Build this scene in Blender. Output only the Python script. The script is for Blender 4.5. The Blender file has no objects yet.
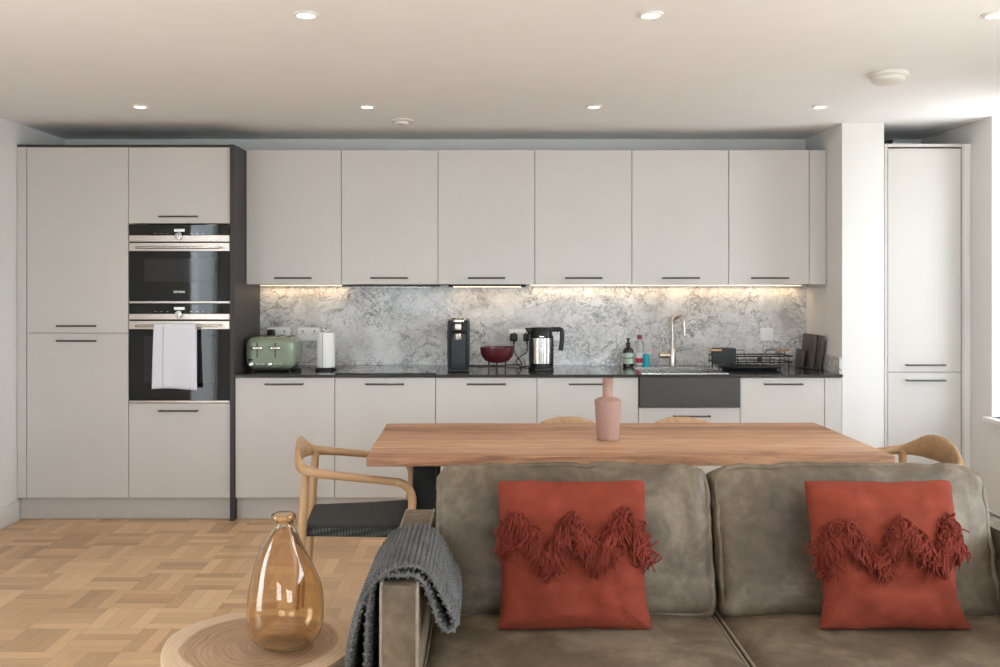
import bpy, bmesh, math, random
from mathutils import Vector, Matrix, noise

random.seed(7)
PI = math.pi
SC = bpy.context.scene
COL = SC.collection
R = math.radians
CEIL = 2.345
EYE = 1.408

# ------------------------------------------------------------------ materials
MATS = {}
class NT:
    def __init__(s, name):
        s.m = bpy.data.materials.new(name); s.m.use_nodes = True
        s.t = s.m.node_tree; s.t.nodes.clear()
        s.out = s.t.nodes.new('ShaderNodeOutputMaterial')
        s.b = s.t.nodes.new('ShaderNodeBsdfPrincipled')
        s.t.links.new(s.b.outputs[0], s.out.inputs[0])
        s.tc = s.t.nodes.new('ShaderNodeTexCoord')
        s.obj = s.tc.outputs['Object']
    def n(s, kind, **kw):
        nd = s.t.nodes.new(kind)
        for k, v in kw.items(): setattr(nd, k, v)
        return nd
    def l(s, a, b): s.t.links.new(a, b)
    def setv(s, sock, v):
        if isinstance(v, bpy.types.NodeSocket): s.l(v, sock)
        else: sock.default_value = v
    def math(s, op, a, b=None, c=None, clamp=False):
        nd = s.n('ShaderNodeMath', operation=op); nd.use_clamp = clamp
        s.setv(nd.inputs[0], a)
        if b is not None: s.setv(nd.inputs[1], b)
        if c is not None: s.setv(nd.inputs[2], c)
        return nd.outputs[0]
    def mapping(s, vec, scale=(1,1,1), loc=(0,0,0), rot=(0,0,0)):
        nd = s.n('ShaderNodeMapping')
        s.l(vec, nd.inputs[0]); nd.inputs['Scale'].default_value = scale
        nd.inputs['Location'].default_value = loc; nd.inputs['Rotation'].default_value = rot
        return nd.outputs[0]
    def noise(s, vec, scale, detail=3, rough=.5, dist=0, color=False):
        nd = s.n('ShaderNodeTexNoise'); s.l(vec, nd.inputs['Vector'])
        nd.inputs['Scale'].default_value = scale; nd.inputs['Detail'].default_value = detail
        nd.inputs['Roughness'].default_value = rough; nd.inputs['Distortion'].default_value = dist
        return nd.outputs['Color' if color else 'Fac']
    def ramp(s, fac, stops, interp='LINEAR'):
        nd = s.n('ShaderNodeValToRGB'); s.l(fac, nd.inputs[0]); cr = nd.color_ramp
        cr.interpolation = interp
        while len(cr.elements) < len(stops): cr.elements.new(.5)
        for e, (p, c) in zip(cr.elements, stops):
            e.position = p; e.color = tuple(c) + (1,) if len(c) == 3 else c
        return nd.outputs[0]
    def mix(s, fac, a, b, mode='MIX'):
        nd = s.n('ShaderNodeMix', data_type='RGBA', blend_type=mode)
        s.setv(nd.inputs[0], fac)
        s.setv(nd.inputs[6], a if isinstance(a, bpy.types.NodeSocket) else (*a, 1))
        s.setv(nd.inputs[7], b if isinstance(b, bpy.types.NodeSocket) else (*b, 1))
        return nd.outputs[2]
    def sep(s, vec):
        nd = s.n('ShaderNodeSeparateXYZ'); s.l(vec, nd.inputs[0]); return nd.outputs
    def comb(s, x, y, z):
        nd = s.n('ShaderNodeCombineXYZ')
        for i, v in enumerate((x, y, z)): s.setv(nd.inputs[i], v)
        return nd.outputs[0]
    def base(s, c):
        if isinstance(c, bpy.types.NodeSocket): s.l(c, s.b.inputs['Base Color'])
        else: s.b.inputs['Base Color'].default_value = (*c, 1)
    def set(s, **kw):
        for k, v in kw.items():
            s.setv(s.b.inputs[k.replace('_', ' ')], v)
    def bump(s, h, strength=.3, dist=.01):
        nd = s.n('ShaderNodeBump'); s.l(h, nd.inputs['Height'])
        nd.inputs['Strength'].default_value = strength; nd.inputs['Distance'].default_value = dist
        s.l(nd.outputs[0], s.b.inputs['Normal'])

def simple(name, col, rough=.5, metal=0, var=.04, scale=30, bump=0, spec=None, coat=0):
    t = NT(name)
    nz = t.noise(t.obj, scale, 3)
    lo = tuple(c * (1 - var) for c in col); hi = tuple(min(1, c * (1 + var)) for c in col)
    t.base(t.ramp(nz, [(.3, lo), (.7, hi)]))
    t.set(Roughness=rough, Metallic=metal)
    if spec is not None: t.b.inputs['Specular IOR Level'].default_value = spec
    if coat: t.b.inputs['Coat Weight'].default_value = coat
    if bump: t.bump(nz, bump, .002)
    MATS[name] = t.m
    return t.m

simple('wall_paint', (.75, .74, .725), .75, scale=8, var=.01)
simple('ceiling_paint', (.87, .885, .905), .8, scale=5, var=.01)
simple('white_trim', (.82, .82, .82), .35, var=.01)
simple('cabinet_paint', (.60, .575, .55), .38, var=.012, scale=3, spec=.35)
simple('cabinet_carcass', (.42, .40, .385), .55, var=.02)
simple('plinth_paint', (.56, .53, .50), .35, var=.02)
simple('anthracite', (.055, .050, .049), .5, var=.05, spec=.3)
simple('handle_metal', (.10, .095, .095), .33, .85)
simple('black_glass', (.004, .005, .005), .035, var=.2, spec=.4)
simple('oven_window', (.020, .020, .020), .05, var=.1, spec=.4)
simple('oven_steel', (.60, .54, .50), .28, 1, var=.03)
simple('dark_gap', (.01, .01, .01), .7)
simple('steel', (.62, .60, .57), .22, 1, var=.04)
simple('warm_steel', (.58, .52, .46), .30, 1, var=.04)
simple('sink_composite', (.052, .047, .045), .45, var=.12, scale=60)
simple('black_plastic', (.007, .007, .008), .32, var=.1, spec=.35)
simple('black_matte', (.012, .012, .012), .65, var=.1)
simple('grey_plastic', (.020, .027, .032), .3, var=.06, spec=.35)
simple('chrome', (.75, .75, .75), .08, 1, var=.02)
simple('toaster_green', (.235, .285, .205), .22, var=.03, coat=.5)
simple('paper', (.86, .85, .82), .85, var=.03, scale=90, bump=.3)
simple('towel_cloth', (.74, .75, .82), .9, var=.03, scale=400, bump=.4)
simple('towel_stripe', (.18, .24, .38), .9)
simple('bowl_red', (.085, .012, .018), .28, var=.12, scale=12)
simple('bowl_leg', (.05, .012, .012), .4)
simple('socket_plate', (.84, .83, .81), .3, var=.01)
simple('brown_glass', (.010, .007, .005), .08, var=.1, spec=.6)
simple('label_green', (.42, .52, .44), .6)
simple('label_white', (.8, .8, .8), .5)
simple('label_red', (.65, .04, .07), .5)
simple('cap_red', (.25, .025, .03), .4)
simple('teal', (.0, .33, .42), .45, var=.08)
simple('pink_bristle', (.85, .30, .62), .6)
simple('slate', (.075, .068, .062), .55, var=.15, scale=25)
simple('handle_wood', (.48, .28, .13), .5, var=.12)
simple('vase_pink', (.35, .20, .16), .55, var=.04)
simple('table_steel', (.007, .007, .007), .6, var=.1, spec=.25)
simple('detector_white', (.74, .73, .70), .45, var=.01)
simple('brass_text', (.8, .8, .8), .3, 1)

def m_glass(name, col, rough=0.0, ior=1.45):
    t = NT(name); t.base(col); t.set(Roughness=rough, IOR=ior)
    t.b.inputs['Transmission Weight'].default_value = 1
    MATS[name] = t.m
m_glass('amber_glass', (.93, .80, .61))
m_glass('clear_plastic', (.93, .95, .96), .04, 1.3)

def m_pane():
    t = NT('window_glass')
    tr = t.n('ShaderNodeBsdfTransparent'); tr.inputs[0].default_value = (.96, .98, .98, 1)
    gl = t.n('ShaderNodeBsdfGlossy'); gl.inputs['Roughness'].default_value = .01
    fr = t.n('ShaderNodeFresnel'); ge = t.n('ShaderNodeNewGeometry')
    t.l(t.math('SUBTRACT', 1.45, t.math('MULTIPLY', ge.outputs['Backfacing'], 1.45 - 1 / 1.45)), fr.inputs[0])
    mx = t.n('ShaderNodeMixShader')
    t.l(fr.outputs[0], mx.inputs[0]); t.l(tr.outputs[0], mx.inputs[1]); t.l(gl.outputs[0], mx.inputs[2])
    t.l(mx.outputs[0], t.out.inputs[0]); MATS['window_glass'] = t.m
m_pane()

def m_emit(name, col, strength):
    t = NT(name); t.base((.8, .8, .8))
    t.b.inputs['Emission Color'].default_value = (*col, 1)
    t.b.inputs['Emission Strength'].default_value = strength
    MATS[name] = t.m
m_emit('lamp_glow', (1, .86, .68), 9)
m_emit('led_glow', (1, .74, .46), 3)
m_emit('display_glow', (.55, .6, .62), .35)

def m_floor():
    t = NT('oak_parquet')
    x, y, z = t.sep(t.obj)
    P = .236
    sx = t.math('DIVIDE', t.math('ADD', x, 20.03), P); sy = t.math('DIVIDE', t.math('ADD', y, 20.1), P)
    cx = t.math('FLOOR', sx); cy = t.math('FLOOR', sy)
    fx = t.math('FRACT', sx); fy = t.math('FRACT', sy)
    par = t.math('MODULO', t.math('ADD', cx, cy), 2)
    par = t.math('GREATER_THAN', par, .5)
    inv = t.math('SUBTRACT', 1.0, par)
    u = t.math('ADD', t.math('MULTIPLY', fx, par), t.math('MULTIPLY', fy, inv))    # across the strips
    w = t.math('ADD', t.math('MULTIPLY', fy, par), t.math('MULTIPLY', fx, inv))    # along the strips
    su = t.math('MULTIPLY', u, 4); st = t.math('FLOOR', su); fu = t.math('FRACT', su)
    wn = t.n('ShaderNodeTexWhiteNoise', noise_dimensions='3D')
    t.l(t.comb(cx, cy, st), wn.inputs['Vector'])
    rnd = wn.outputs['Value']
    wn2 = t.n('ShaderNodeTexWhiteNoise', noise_dimensions='3D')
    t.l(t.comb(cx, cy, 7.7), wn2.inputs['Vector'])
    # grain
    gv = t.comb(t.math('MULTIPLY', u, 5.5), t.math('MULTIPLY', w, .55), t.math('MULTIPLY', rnd, 60))
    g1 = t.noise(gv, 5.0, 5, .62, 1.2)
    g2 = t.noise(gv, 22.0, 3, .6)
    tone = t.math('ADD', t.math('MULTIPLY', rnd, .52), t.math('MULTIPLY', wn2.outputs['Value'], .22))
    tone = t.math('ADD', tone, t.math('MULTIPLY', t.math('SUBTRACT', g1, .5), .55))
    tone = t.math('ADD', tone, t.math('MULTIPLY', t.math('SUBTRACT', g2, .5), .18))
    c = t.ramp(tone, [(.0, (.42, .25, .13)), (.3, (.60, .375, .20)), (.6, (.72, .475, .265)), (.85, (.80, .565, .34)), (1, (.86, .65, .43))])
    e1 = t.math('MINIMUM', fu, t.math('SUBTRACT', 1.0, fu))
    e2 = t.math('MULTIPLY', t.math('MINIMUM', w, t.math('SUBTRACT', 1.0, w)), 4)
    e = t.math('MINIMUM', e1, e2)
    gap = t.math('LESS_THAN', e, .014)
    c = t.mix(t.math('MULTIPLY', gap, .5), c, (.16, .085, .04))
    t.base(c); t.set(Roughness=t.math('ADD', t.math('MULTIPLY', g1, .12), .27))
    t.b.inputs['Specular IOR Level'].default_value = .45
    t.bump(t.math('SUBTRACT', 1.0, gap), .25, .0006)
    MATS['oak_parquet'] = t.m
m_floor()

def m_marble():
    t = NT('marble')
    v = t.obj
    d1 = t.noise(v, 2.2, 5, .6, color=True)
    dn = t.n('ShaderNodeVectorMath', operation='MULTIPLY_ADD')
    t.l(d1, dn.inputs[0]); dn.inputs[1].default_value = (.55, .55, .55); t.l(v, dn.inputs[2])
    vv = t.mapping(dn.outputs[0], scale=(1, 1, 1.15), rot=(0, R(28), 0))
    def vein(scale, width, det=4, off=0, rough=.55):
        q = t.mapping(vv, loc=(off, off * .7, off * .3), scale=(.9, 1, 1.3))
        n = t.noise(q, scale, det, rough, .4)
        a = t.math('ABSOLUTE', t.math('SUBTRACT', n, .5))
        return t.math('SUBTRACT', 1.0, t.math('DIVIDE', a, width, clamp=True), clamp=True)
    v1 = vein(4.2, .020, 7, 0, .6)
    v2 = vein(9.0, .024, 6, 5, .6)
    v3 = vein(19.0, .030, 5, 11)
    mask = t.ramp(t.noise(vv, 2.6, 3, .6), [(.36, (.1, .1, .1)), (.58, (1, 1, 1))])
    mask2 = t.ramp(t.noise(t.mapping(vv, loc=(3, 1, 2)), 3.2, 3, .6), [(.40, (.12, .12, .12)), (.62, (1, 1, 1))])
    vo = t.n('ShaderNodeTexVoronoi', feature='DISTANCE_TO_EDGE'); dd = t.n('ShaderNodeVectorMath', operation='MULTIPLY_ADD')
    t.l(t.noise(v, 9, 4, .6, color=True), dd.inputs[0]); dd.inputs[1].default_value = (.16, .16, .16); t.l(t.mapping(v, scale=(.8, 1, 1.2), rot=(0, R(25), 0)), dd.inputs[2])
    t.l(dd.outputs[0], vo.inputs['Vector']); vo.inputs['Scale'].default_value = 9.0
    crack = t.math('SUBTRACT', 1.0, t.math('DIVIDE', vo.outputs['Distance'], .045, clamp=True), clamp=True)
    mask3 = t.ramp(t.noise(t.mapping(vv, loc=(9, 4, 2)), 3.0, 3, .6), [(.42, (.06, .06, .06)), (.60, (1, 1, 1))])
    k4 = t.math('MULTIPLY', t.math('MULTIPLY', crack, mask3), .75)
    cloud = t.noise(vv, 4.0, 6, .65)
    c = t.ramp(cloud, [(.28, (.34, .335, .335)), (.43, (.60, .59, .585)), (.62, (.76, .75, .735))])
    k1 = t.math('MULTIPLY', t.math('MULTIPLY', v1, mask2), .85)
    k2 = t.math('MULTIPLY', t.math('MULTIPLY', v2, mask), .75)
    k3 = t.math('MULTIPLY', t.math('MULTIPLY', v3, mask2), .42)
    c = t.mix(k3, c, (.17, .16, .165)); c = t.mix(k2, c, (.10, .09, .095)); c = t.mix(k1, c, (.08, .07, .07)); c = t.mix(k4, c, (.13, .115, .11))
    t.base(c); t.set(Roughness=.22)
    MATS['marble'] = t.m
m_marble()

def m_granite():
    t = NT('black_granite')
    n1 = t.noise(t.obj, 160, 4, .7)
    t.base(t.ramp(n1, [(.4, (.028, .027, .027)), (.62, (.06, .058, .056)), (.74, (.16, .155, .15))]))
    t.set(Roughness=.09); t.b.inputs['Specular IOR Level'].default_value = .6
    MATS['black_granite'] = t.m
m_granite()

def m_wood(name, stops, axis='x', plank=None, gscale=1.0, rough=.45, knots=False, contrast=1):
    t = NT(name); x, y, z = t.sep(t.obj)
    along, acr = (x, y) if axis == 'x' else ((z, x) if axis == 'z' else (y, x))
    oth = z if axis != 'z' else y
    if plank:
        pn = t.math('FLOOR', t.math('DIVIDE', t.math('ADD', acr, 10), plank))
        wn = t.n('ShaderNodeTexWhiteNoise', noise_dimensions='1D'); t.l(pn, wn.inputs['W']); rnd = wn.outputs['Value']
    else: rnd = t.math('MULTIPLY', 0.0, 1.0)
    gv = t.comb(t.math('ADD', t.math('MULTIPLY', along, 1.2 * gscale), t.math('MULTIPLY', rnd, 30)),
                t.math('MULTIPLY', acr, 14 * gscale), t.math('MULTIPLY', oth, 14 * gscale))
    g1 = t.noise(gv, 1.6, 5, .6, 1.4); g2 = t.noise(gv, 7, 3, .6, .3)
    f = t.math('ADD', .5, t.math('MULTIPLY', t.math('SUBTRACT', g1, .5), 1.5 * contrast))
    f = t.math('ADD', f, t.math('MULTIPLY', t.math('SUBTRACT', g2, .5), .45 * contrast))
    if plank: f = t.math('ADD', f, t.math('MULTIPLY', t.math('SUBTRACT', rnd, .5), .60))
    c = t.ramp(f, stops)
    if knots:
        vo = t.n('ShaderNodeTexVoronoi', feature='F1'); t.l(t.mapping(t.obj, scale=(1.6, 5, 5)), vo.inputs['Vector'])
        vo.inputs['Scale'].default_value = 1.2
        k = t.ramp(t.math('ADD', vo.outputs['Distance'], t.math('MULTIPLY', t.math('SUBTRACT', g2, .5), .12)), [(.05, (1, 1, 1)), (.13, (0, 0, 0))])
        c = t.mix(t.math('MULTIPLY', k, .7), c, (.12, .05, .025))
    if plank:
        fr = t.math('FRACT', t.math('DIVIDE', t.math('ADD', acr, 10), plank))
        sm = t.math('LESS_THAN', fr, .018)
        c = t.mix(t.math('MULTIPLY', sm, .55), c, (.13, .06, .03))
    t.base(c); t.set(Roughness=rough)
    MATS[name] = t.m
m_wood('acacia', [(0, (.17, .075, .036)), (.3, (.34, .165, .085)), (.55, (.46, .25, .14)), (.8, (.56, .335, .205)), (1, (.68, .46, .31))], 'x', .105, 1.3, .5, True, 1.0)
m_wood('chair_oak', [(0, (.30, .16, .075)), (.5, (.44, .26, .13)), (1, (.56, .36, .20))], 'z', None, .8, .42)
m_wood('rail_oak', [(0, (.30, .16, .075)), (.5, (.44, .26, .13)), (1, (.56, .36, .20))], 'x', None, .8, .42)

def m_slab():
    t = NT('log_slab'); x, y, z = t.sep(t.obj)
    dn = t.math('MULTIPLY', t.math('SUBTRACT', t.noise(t.obj, 5, 3, .5), .5), .06)
    r = t.math('SQRT', t.math('ADD', t.math('POWER', t.math('ADD', x, -.02), 2), t.math('POWER', t.math('ADD', y, .02), 2)))
    r2 = t.math('ADD', r, dn)
    rings = t.math('SINE', t.math('MULTIPLY', r2, 420))
    fine = t.noise(t.comb(t.math('MULTIPLY', r2, 60), t.math('MULTIPLY', x, 6), t.math('MULTIPLY', y, 6)), 2, 4, .6)
    f = t.math('ADD', t.math('MULTIPLY', rings, .07), fine)
    heart = t.ramp(f, [(.25, (.24, .135, .075)), (.5, (.36, .22, .13)), (.75, (.45, .29, .18))])
    sap = t.ramp(f, [(.25, (.53, .36, .23)), (.75, (.64, .46, .31))])
    rr = t.math('ADD', t.math('SQRT', t.math('ADD', t.math('POWER', x, 2), t.math('POWER', y, 2))), t.math('MULTIPLY', dn, .5))
    k = t.ramp(rr, [(.205, (0, 0, 0)), (.215, (1, 1, 1))])
    t.base(t.mix(k, heart, sap)); t.set(Roughness=.55); MATS['log_slab'] = t.m
m_slab()

def m_leather():
    t = NT('taupe_leather')
    a = t.noise(t.obj, 5.5, 5, .62, .8); b = t.noise(t.obj, 40, 4, .6)
    f = t.math('ADD', a, t.math('MULTIPLY', t.math('SUBTRACT', b, .5), .25))
    t.base(t.ramp(f, [(.3, (.066, .047, .029)), (.48, (.112, .082, .053)), (.7, (.205, .158, .108))]))
    t.set(Roughness=.55); t.b.inputs['Specular IOR Level'].default_value = .35
    t.bump(t.noise(t.obj, 260, 3, .6), .25, .001); MATS['taupe_leather'] = t.m
m_leather()
simple('leather_piping', (.22, .18, .135), .55, var=.15)

def m_weave(name, col, scale, rough=.9, var=.2, strength=.6):
    t = NT(name); x, y, z = t.sep(t.obj)
    wx = t.math('SINE', t.math('MULTIPLY', x, scale)); wz = t.math('SINE', t.math('MULTIPLY', z, scale))
    h = t.math('MULTIPLY', wx, wz)
    nz = t.noise(t.obj, 14, 4, .6); n2 = t.noise(t.obj, 300, 2, .5)
    f = t.math('ADD', t.math('ADD', nz, t.math('MULTIPLY', h, .10)), t.math('MULTIPLY', t.math('SUBTRACT', n2, .5), .5))
    t.base(t.ramp(f, [(.25, tuple(c * (1 - var) for c in col)), (.75, tuple(c * (1 + var) for c in col))]))
    t.set(Roughness=rough)
    t.b.inputs['Specular IOR Level'].default_value = .15
    t.bump(t.math('ADD', h, n2), strength, .0015); MATS[name] = t.m
m_weave('terracotta', (.20, .037, .020), 1050, strength=.45)
m_weave('terracotta_yarn', (.17, .029, .018), 900, var=.35)
m_weave('grey_knit', (.108, .106, .104), 700, var=.3)

def m_cord():
    t = NT('black_cord'); x, y, z = t.sep(t.obj)
    k = 260
    row = t.math('SINE', t.math('MULTIPLY', t.math('ADD', y, t.math('MULTIPLY', z, .6)), 170))
    h = t.math('MULTIPLY', t.math('SINE', t.math('ADD', t.math('MULTIPLY', x, k), t.math('MULTIPLY', t.math('SIGN', row), 1.2))), row)
    t.base(t.ramp(t.math('ABSOLUTE', h), [(.15, (.003, .003, .004)), (.5, (.012, .014, .014)), (.98, (.075, .088, .088))]))
    t.set(Roughness=.55); t.bump(t.math('ABSOLUTE', h), .8, .003); MATS['black_cord'] = t.m
m_cord()

# ------------------------------------------------------------------ geometry helpers
class MB:
    def __init__(s): s.bm = bmesh.new()
    def box(s, x0, x1, y0, y1, z0, z1, bev=0, seg=2, rot=None, piv=None):
        vs = [s.bm.verts.new((x, y, z)) for x in (x0, x1) for y in (y0, y1) for z in (z0, z1)]
        fs = [(0, 1, 3, 2), (4, 6, 7, 5), (0, 4, 5, 1), (2, 3, 7, 6), (0, 2, 6, 4), (1, 5, 7, 3)]
        faces = [s.bm.faces.new([vs[i] for i in f]) for f in fs]
        geom = vs
        if bev:
            es = list({e for f in faces for e in f.edges})
            r = bmesh.ops.bevel(s.bm, geom=es, offset=bev, segments=seg, profile=.5, affect='EDGES')
            geom = list({v for v in r['verts']} | {v for v in vs if v.is_valid})
        if rot is not None:
            M = Matrix.Translation(piv) @ rot @ Matrix.Translation(-Vector(piv))
            for v in geom: v.co = M @ v.co
        return geom
    def rbox(s, c, h, r, n=10, fn=None):
        """rounded box: centre c, half sizes h, edge radius r; fn(x,y,z in -1..1)->offset"""
        vd = {}
        def vert(p):
            k = tuple(round(a, 5) for a in p)
            if k in vd: return vd[k]
            q = Vector((p[0] * h[0], p[1] * h[1], p[2] * h[2]))
            i = Vector([max(-(h[a] - r), min(h[a] - r, q[a])) for a in range(3)])
            d = q - i
            if d.length > 1e-9: q = i + d.normalized() * r
            if fn: q = q + Vector(fn(*p))
            v = s.bm.verts.new(q + Vector(c)); vd[k] = v; return v
        def warp(t): return math.copysign(abs(t) ** .75, t)
        g = [warp(-1 + 2 * i / n) for i in range(n + 1)]
        for ax in range(3):
            a, b = (ax + 1) % 3, (ax + 2) % 3
            for sg in (-1, 1):
                for i in range(n):
                    for j in range(n):
                        q = []
                        for (ii, jj) in ((i, j), (i + 1, j), (i + 1, j + 1), (i, j + 1)):
                            p = [0, 0, 0]; p[ax] = sg; p[a] = g[ii]; p[b] = g[jj]; q.append(vert(p))
                        if sg < 0: q.reverse()
                        s.bm.faces.new(q)
    def cyl(s, c, r, z0, z1, seg=24, r2=None, axis='z', cap=True):
        r2 = r if r2 is None else r2
        rings = []
        for (z, rr) in ((z0, r), (z1, r2)):
            ring = []
            for k in range(seg):
                a = 2 * PI * k / seg; u, v = rr * math.cos(a), rr * math.sin(a)
                p = {'z': (c[0] + u, c[1] + v, z), 'y': (c[0] + u, z, c[1] + v), 'x': (z, c[0] + u, c[1] + v)}[axis]
                ring.append(s.bm.verts.new(p))
            rings.append(ring)
        for k in range(seg):
            s.bm.faces.new((rings[0][k], rings[0][(k + 1) % seg], rings[1][(k + 1) % seg], rings[1][k]))
        if cap:
            s.bm.faces.new(rings[0][::-1]); s.bm.faces.new(rings[1])
    def lathe(s, prof, c=(0, 0), seg=40, offs=None, capb=True, capt=True, sy=1):
        rings = []
        for i, (r, z) in enumerate(prof):
            o = offs[i] if offs else 0
            rings.append([s.bm.verts.new((c[0] + o + r * math.cos(2 * PI * k / seg), c[1] + sy * r * math.sin(2 * PI * k / seg), z)) for k in range(seg)])
        for a, b in zip(rings, rings[1:]):
            for k in range(seg): s.bm.faces.new((a[k], a[(k + 1) % seg], b[(k + 1) % seg], b[k]))
        if capb: s.bm.faces.new(rings[0][::-1])
        if capt: s.bm.faces.new(rings[-1])
    def sweep(s, pts, hw, hh=None, seg=10, up=(0, 0, 1), closed=False, cap=True, power=1.0):
        """elliptic section: hw across (tangent x up), hh along up"""
        pts = [Vector(p) for p in pts]; n = len(pts); rings = []
        hw = hw if isinstance(hw, (list, tuple)) else [hw] * n
        hh = hw if hh is None else (hh if isinstance(hh, (list, tuple)) else [hh] * n)
        prev = None
        for i, p in enumerate(pts):
            if closed: t = pts[(i + 1) % n] - pts[i - 1]
            else: t = pts[min(i + 1, n - 1)] - pts[max(i - 1, 0)]
            t.normalize(); u = Vector(up)
            side = t.cross(u)
            if side.length < .15:
                side = prev.copy() if prev else t.cross(Vector((0, 1, 0)))
                if side.length < .15: side = t.cross(Vector((1, 0, 0)))
                side = side - t * side.dot(t)
            side.normalize()
            if prev is not None and side.dot(prev) < 0: side = -side
            prev = side; w = side.cross(t).normalized()
            ring = []
            for k in range(seg):
                a = 2 * PI * k / seg; ca, sa = math.cos(a), math.sin(a)
                ca = math.copysign(abs(ca) ** power, ca); sa = math.copysign(abs(sa) ** power, sa)
                ring.append(s.bm.verts.new(p + side * ca * hw[i] + w * sa * hh[i]))
            rings.append(ring)
        m = n if closed else n - 1
        for i in range(m):
            a, b = rings[i], rings[(i + 1) % n]
            for k in range(seg): s.bm.faces.new((a[k], a[(k + 1) % seg], b[(k + 1) % seg], b[k]))
        if cap and not closed:
            s.bm.faces.new(rings[0][::-1]); s.bm.faces.new(rings[-1])
    def tube(s, pts, r, seg=8, closed=False): s.sweep(pts, r, None, seg, closed=closed)
    def build(s, name, mat, parent=None, loc=None, smooth=True, angle=40, bevel=0, kind=None):
        bmesh.ops.recalc_face_normals(s.bm, faces=s.bm.faces)
        me = bpy.data.meshes.new(name); s.bm.to_mesh(me); s.bm.free()
        if smooth:
            me.shade_smooth(); me.set_sharp_from_angle(angle=R(angle))
        me.materials.append(MATS[mat])
        o = bpy.data.objects.new(name, me); COL.objects.link(o)
        if parent: o.parent = parent
        if loc: o.location = loc
        if bevel:
            b = o.modifiers.new('bevel', 'BEVEL'); b.width = bevel; b.segments = 2; b.limit_method = 'ANGLE'
        if kind: o['kind'] = kind
        return o

def cr(pts, n=6, closed=False):
    """Catmull-Rom smoothing"""
    P = [Vector(p) for p in pts]; out = []; m = len(P)
    rng = range(m) if closed else range(m - 1)
    for i in rng:
        if closed: a, b, c, d = P[i - 1], P[i], P[(i + 1) % m], P[(i + 2) % m]
        else: a, b, c, d = P[max(i - 1, 0)], P[i], P[i + 1], P[min(i + 2, m - 1)]
        for k in range(n):
            t = k / n
            out.append(.5 * ((2 * b) + (c - a) * t + (2 * a - 5 * b + 4 * c - d) * t * t + (3 * b - a - 3 * c + d) * t ** 3))
    if not closed: out.append(P[-1])
    return out

def tag(o, label, cat, group=None, kind=None):
    o['label'] = label; o['category'] = cat
    if group: o['group'] = group
    if kind: o['kind'] = kind
    return o
def thing(name, loc, label, cat, group=None, rz=0):
    o = bpy.data.objects.new(name, None); COL.objects.link(o); o.location = loc; o.rotation_euler.z = rz
    o.empty_display_size = .1
    return tag(o, label, cat, group)
def copy_tree(o, parent=None):
    c = o.copy(); COL.objects.link(c); c.parent = parent
    for ch in list(o.children): copy_tree(ch, c)
    return c
def part_box(name, mat, parent, x0, x1, y0, y1, z0, z1, bev=.0015, label=None):
    b = MB(); b.box(x0, x1, y0, y1, z0, z1, bev); o = b.build(name, mat, parent, smooth=False)
    if label: o['label'] = label
    return o
def handle(parent, cx, yf, z, L=.228, mat='handle_metal'):
    """bar handle on two posts in front of face y = yf"""
    b = MB(); b.cyl((yf - .028, z), .0052, cx - L / 2, cx + L / 2, 12, axis='x')
    for sx in (-1, 1): b.cyl((cx + sx * (L / 2 - .008), z), .005, yf - .028, yf - .0005, 10, axis='y')
    o = b.build('handle', mat, parent); o['label'] = 'dark metal bar handle'
    return o
def text_part(txt, size, loc, mat, parent, name='lettering', rot=(PI / 2, 0, 0), depth=.0004):
    cu = bpy.data.curves.new('t', 'FONT'); cu.body = txt; cu.size = size; cu.extrude = depth; cu.align_x = 'CENTER'; cu.align_y = 'CENTER'
    ob = bpy.data.objects.new('t', cu); me = bpy.data.meshes.new_from_object(ob)
    bpy.data.objects.remove(ob); bpy.data.curves.remove(cu)
    me.name = name; me.materials.clear(); me.materials.append(MATS[mat])
    o = bpy.data.objects.new(name, me); COL.objects.link(o); o.parent = parent; o.location = loc; o.rotation_euler = rot
    return o

# ------------------------------------------------------------------ room shell
XL, XR, YB, YF = -2.76, 2.866, 6.04, -1.7
def struct(name, mat, boxes, bev=0):
    b = MB()
    for q in boxes: b.box(*q, bev)
    return b.build(name, mat, kind='structure', smooth=False)
struct('floor', 'oak_parquet', [(XL - .3, XR + .3, YF - .3, YB + .2, -.1, 0)])
struct('ceiling', 'ceiling_paint', [(XL - .3, XR + .3, YF - .3, YB + .2, CEIL, CEIL + .15)])
struct('wall_back', 'wall_paint', [(XL - .3, XR + .3, YB, YB + .2, 0, CEIL)])
struct('wall_pillar', 'wall_paint', [(2.104, 2.351, 5.42, YB, 0, CEIL)])
def wall_holes(name, axis, p0, p1, a0, a1, holes):
    """wall slab between p0..p1 on its normal axis, spanning a0..a1; holes (h0,h1,z0,z1)"""
    bx = []; cur = a0
    for (h0, h1, z0, z1) in sorted(holes):
        bx.append((cur, h0, 0, CEIL))
        if z0 > 0: bx.append((h0, h1, 0, z0))
        if z1 < CEIL: bx.append((h0, h1, z1, CEIL))
        cur = h1
    bx.append((cur, a1, 0, CEIL))
    q = [((p0, p1, a, b, c, d) if axis == 'x' else (a, b, p0, p1, c, d)) for (a, b, c, d) in bx]
    return struct(name, 'wall_paint', q)
RW = [(4.65, 5.2, .645, CEIL - .001), (.5, 2.9, .645, CEIL - .001)]
LW = [(1.25, 2.2, 0, 2.12)]
BW = [(-1.7, -.5, .9, 2.2), (.7, 2.3, .7, 2.2)]
wall_holes('wall_right', 'x', XR, XR + .28, YF, YB, RW)
wall_holes('wall_left', 'x', XL - .08, XL, YF, YB, LW)
wall_holes('wall_front', 'y', YF - .28, YF, XL, XR, BW)

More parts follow.
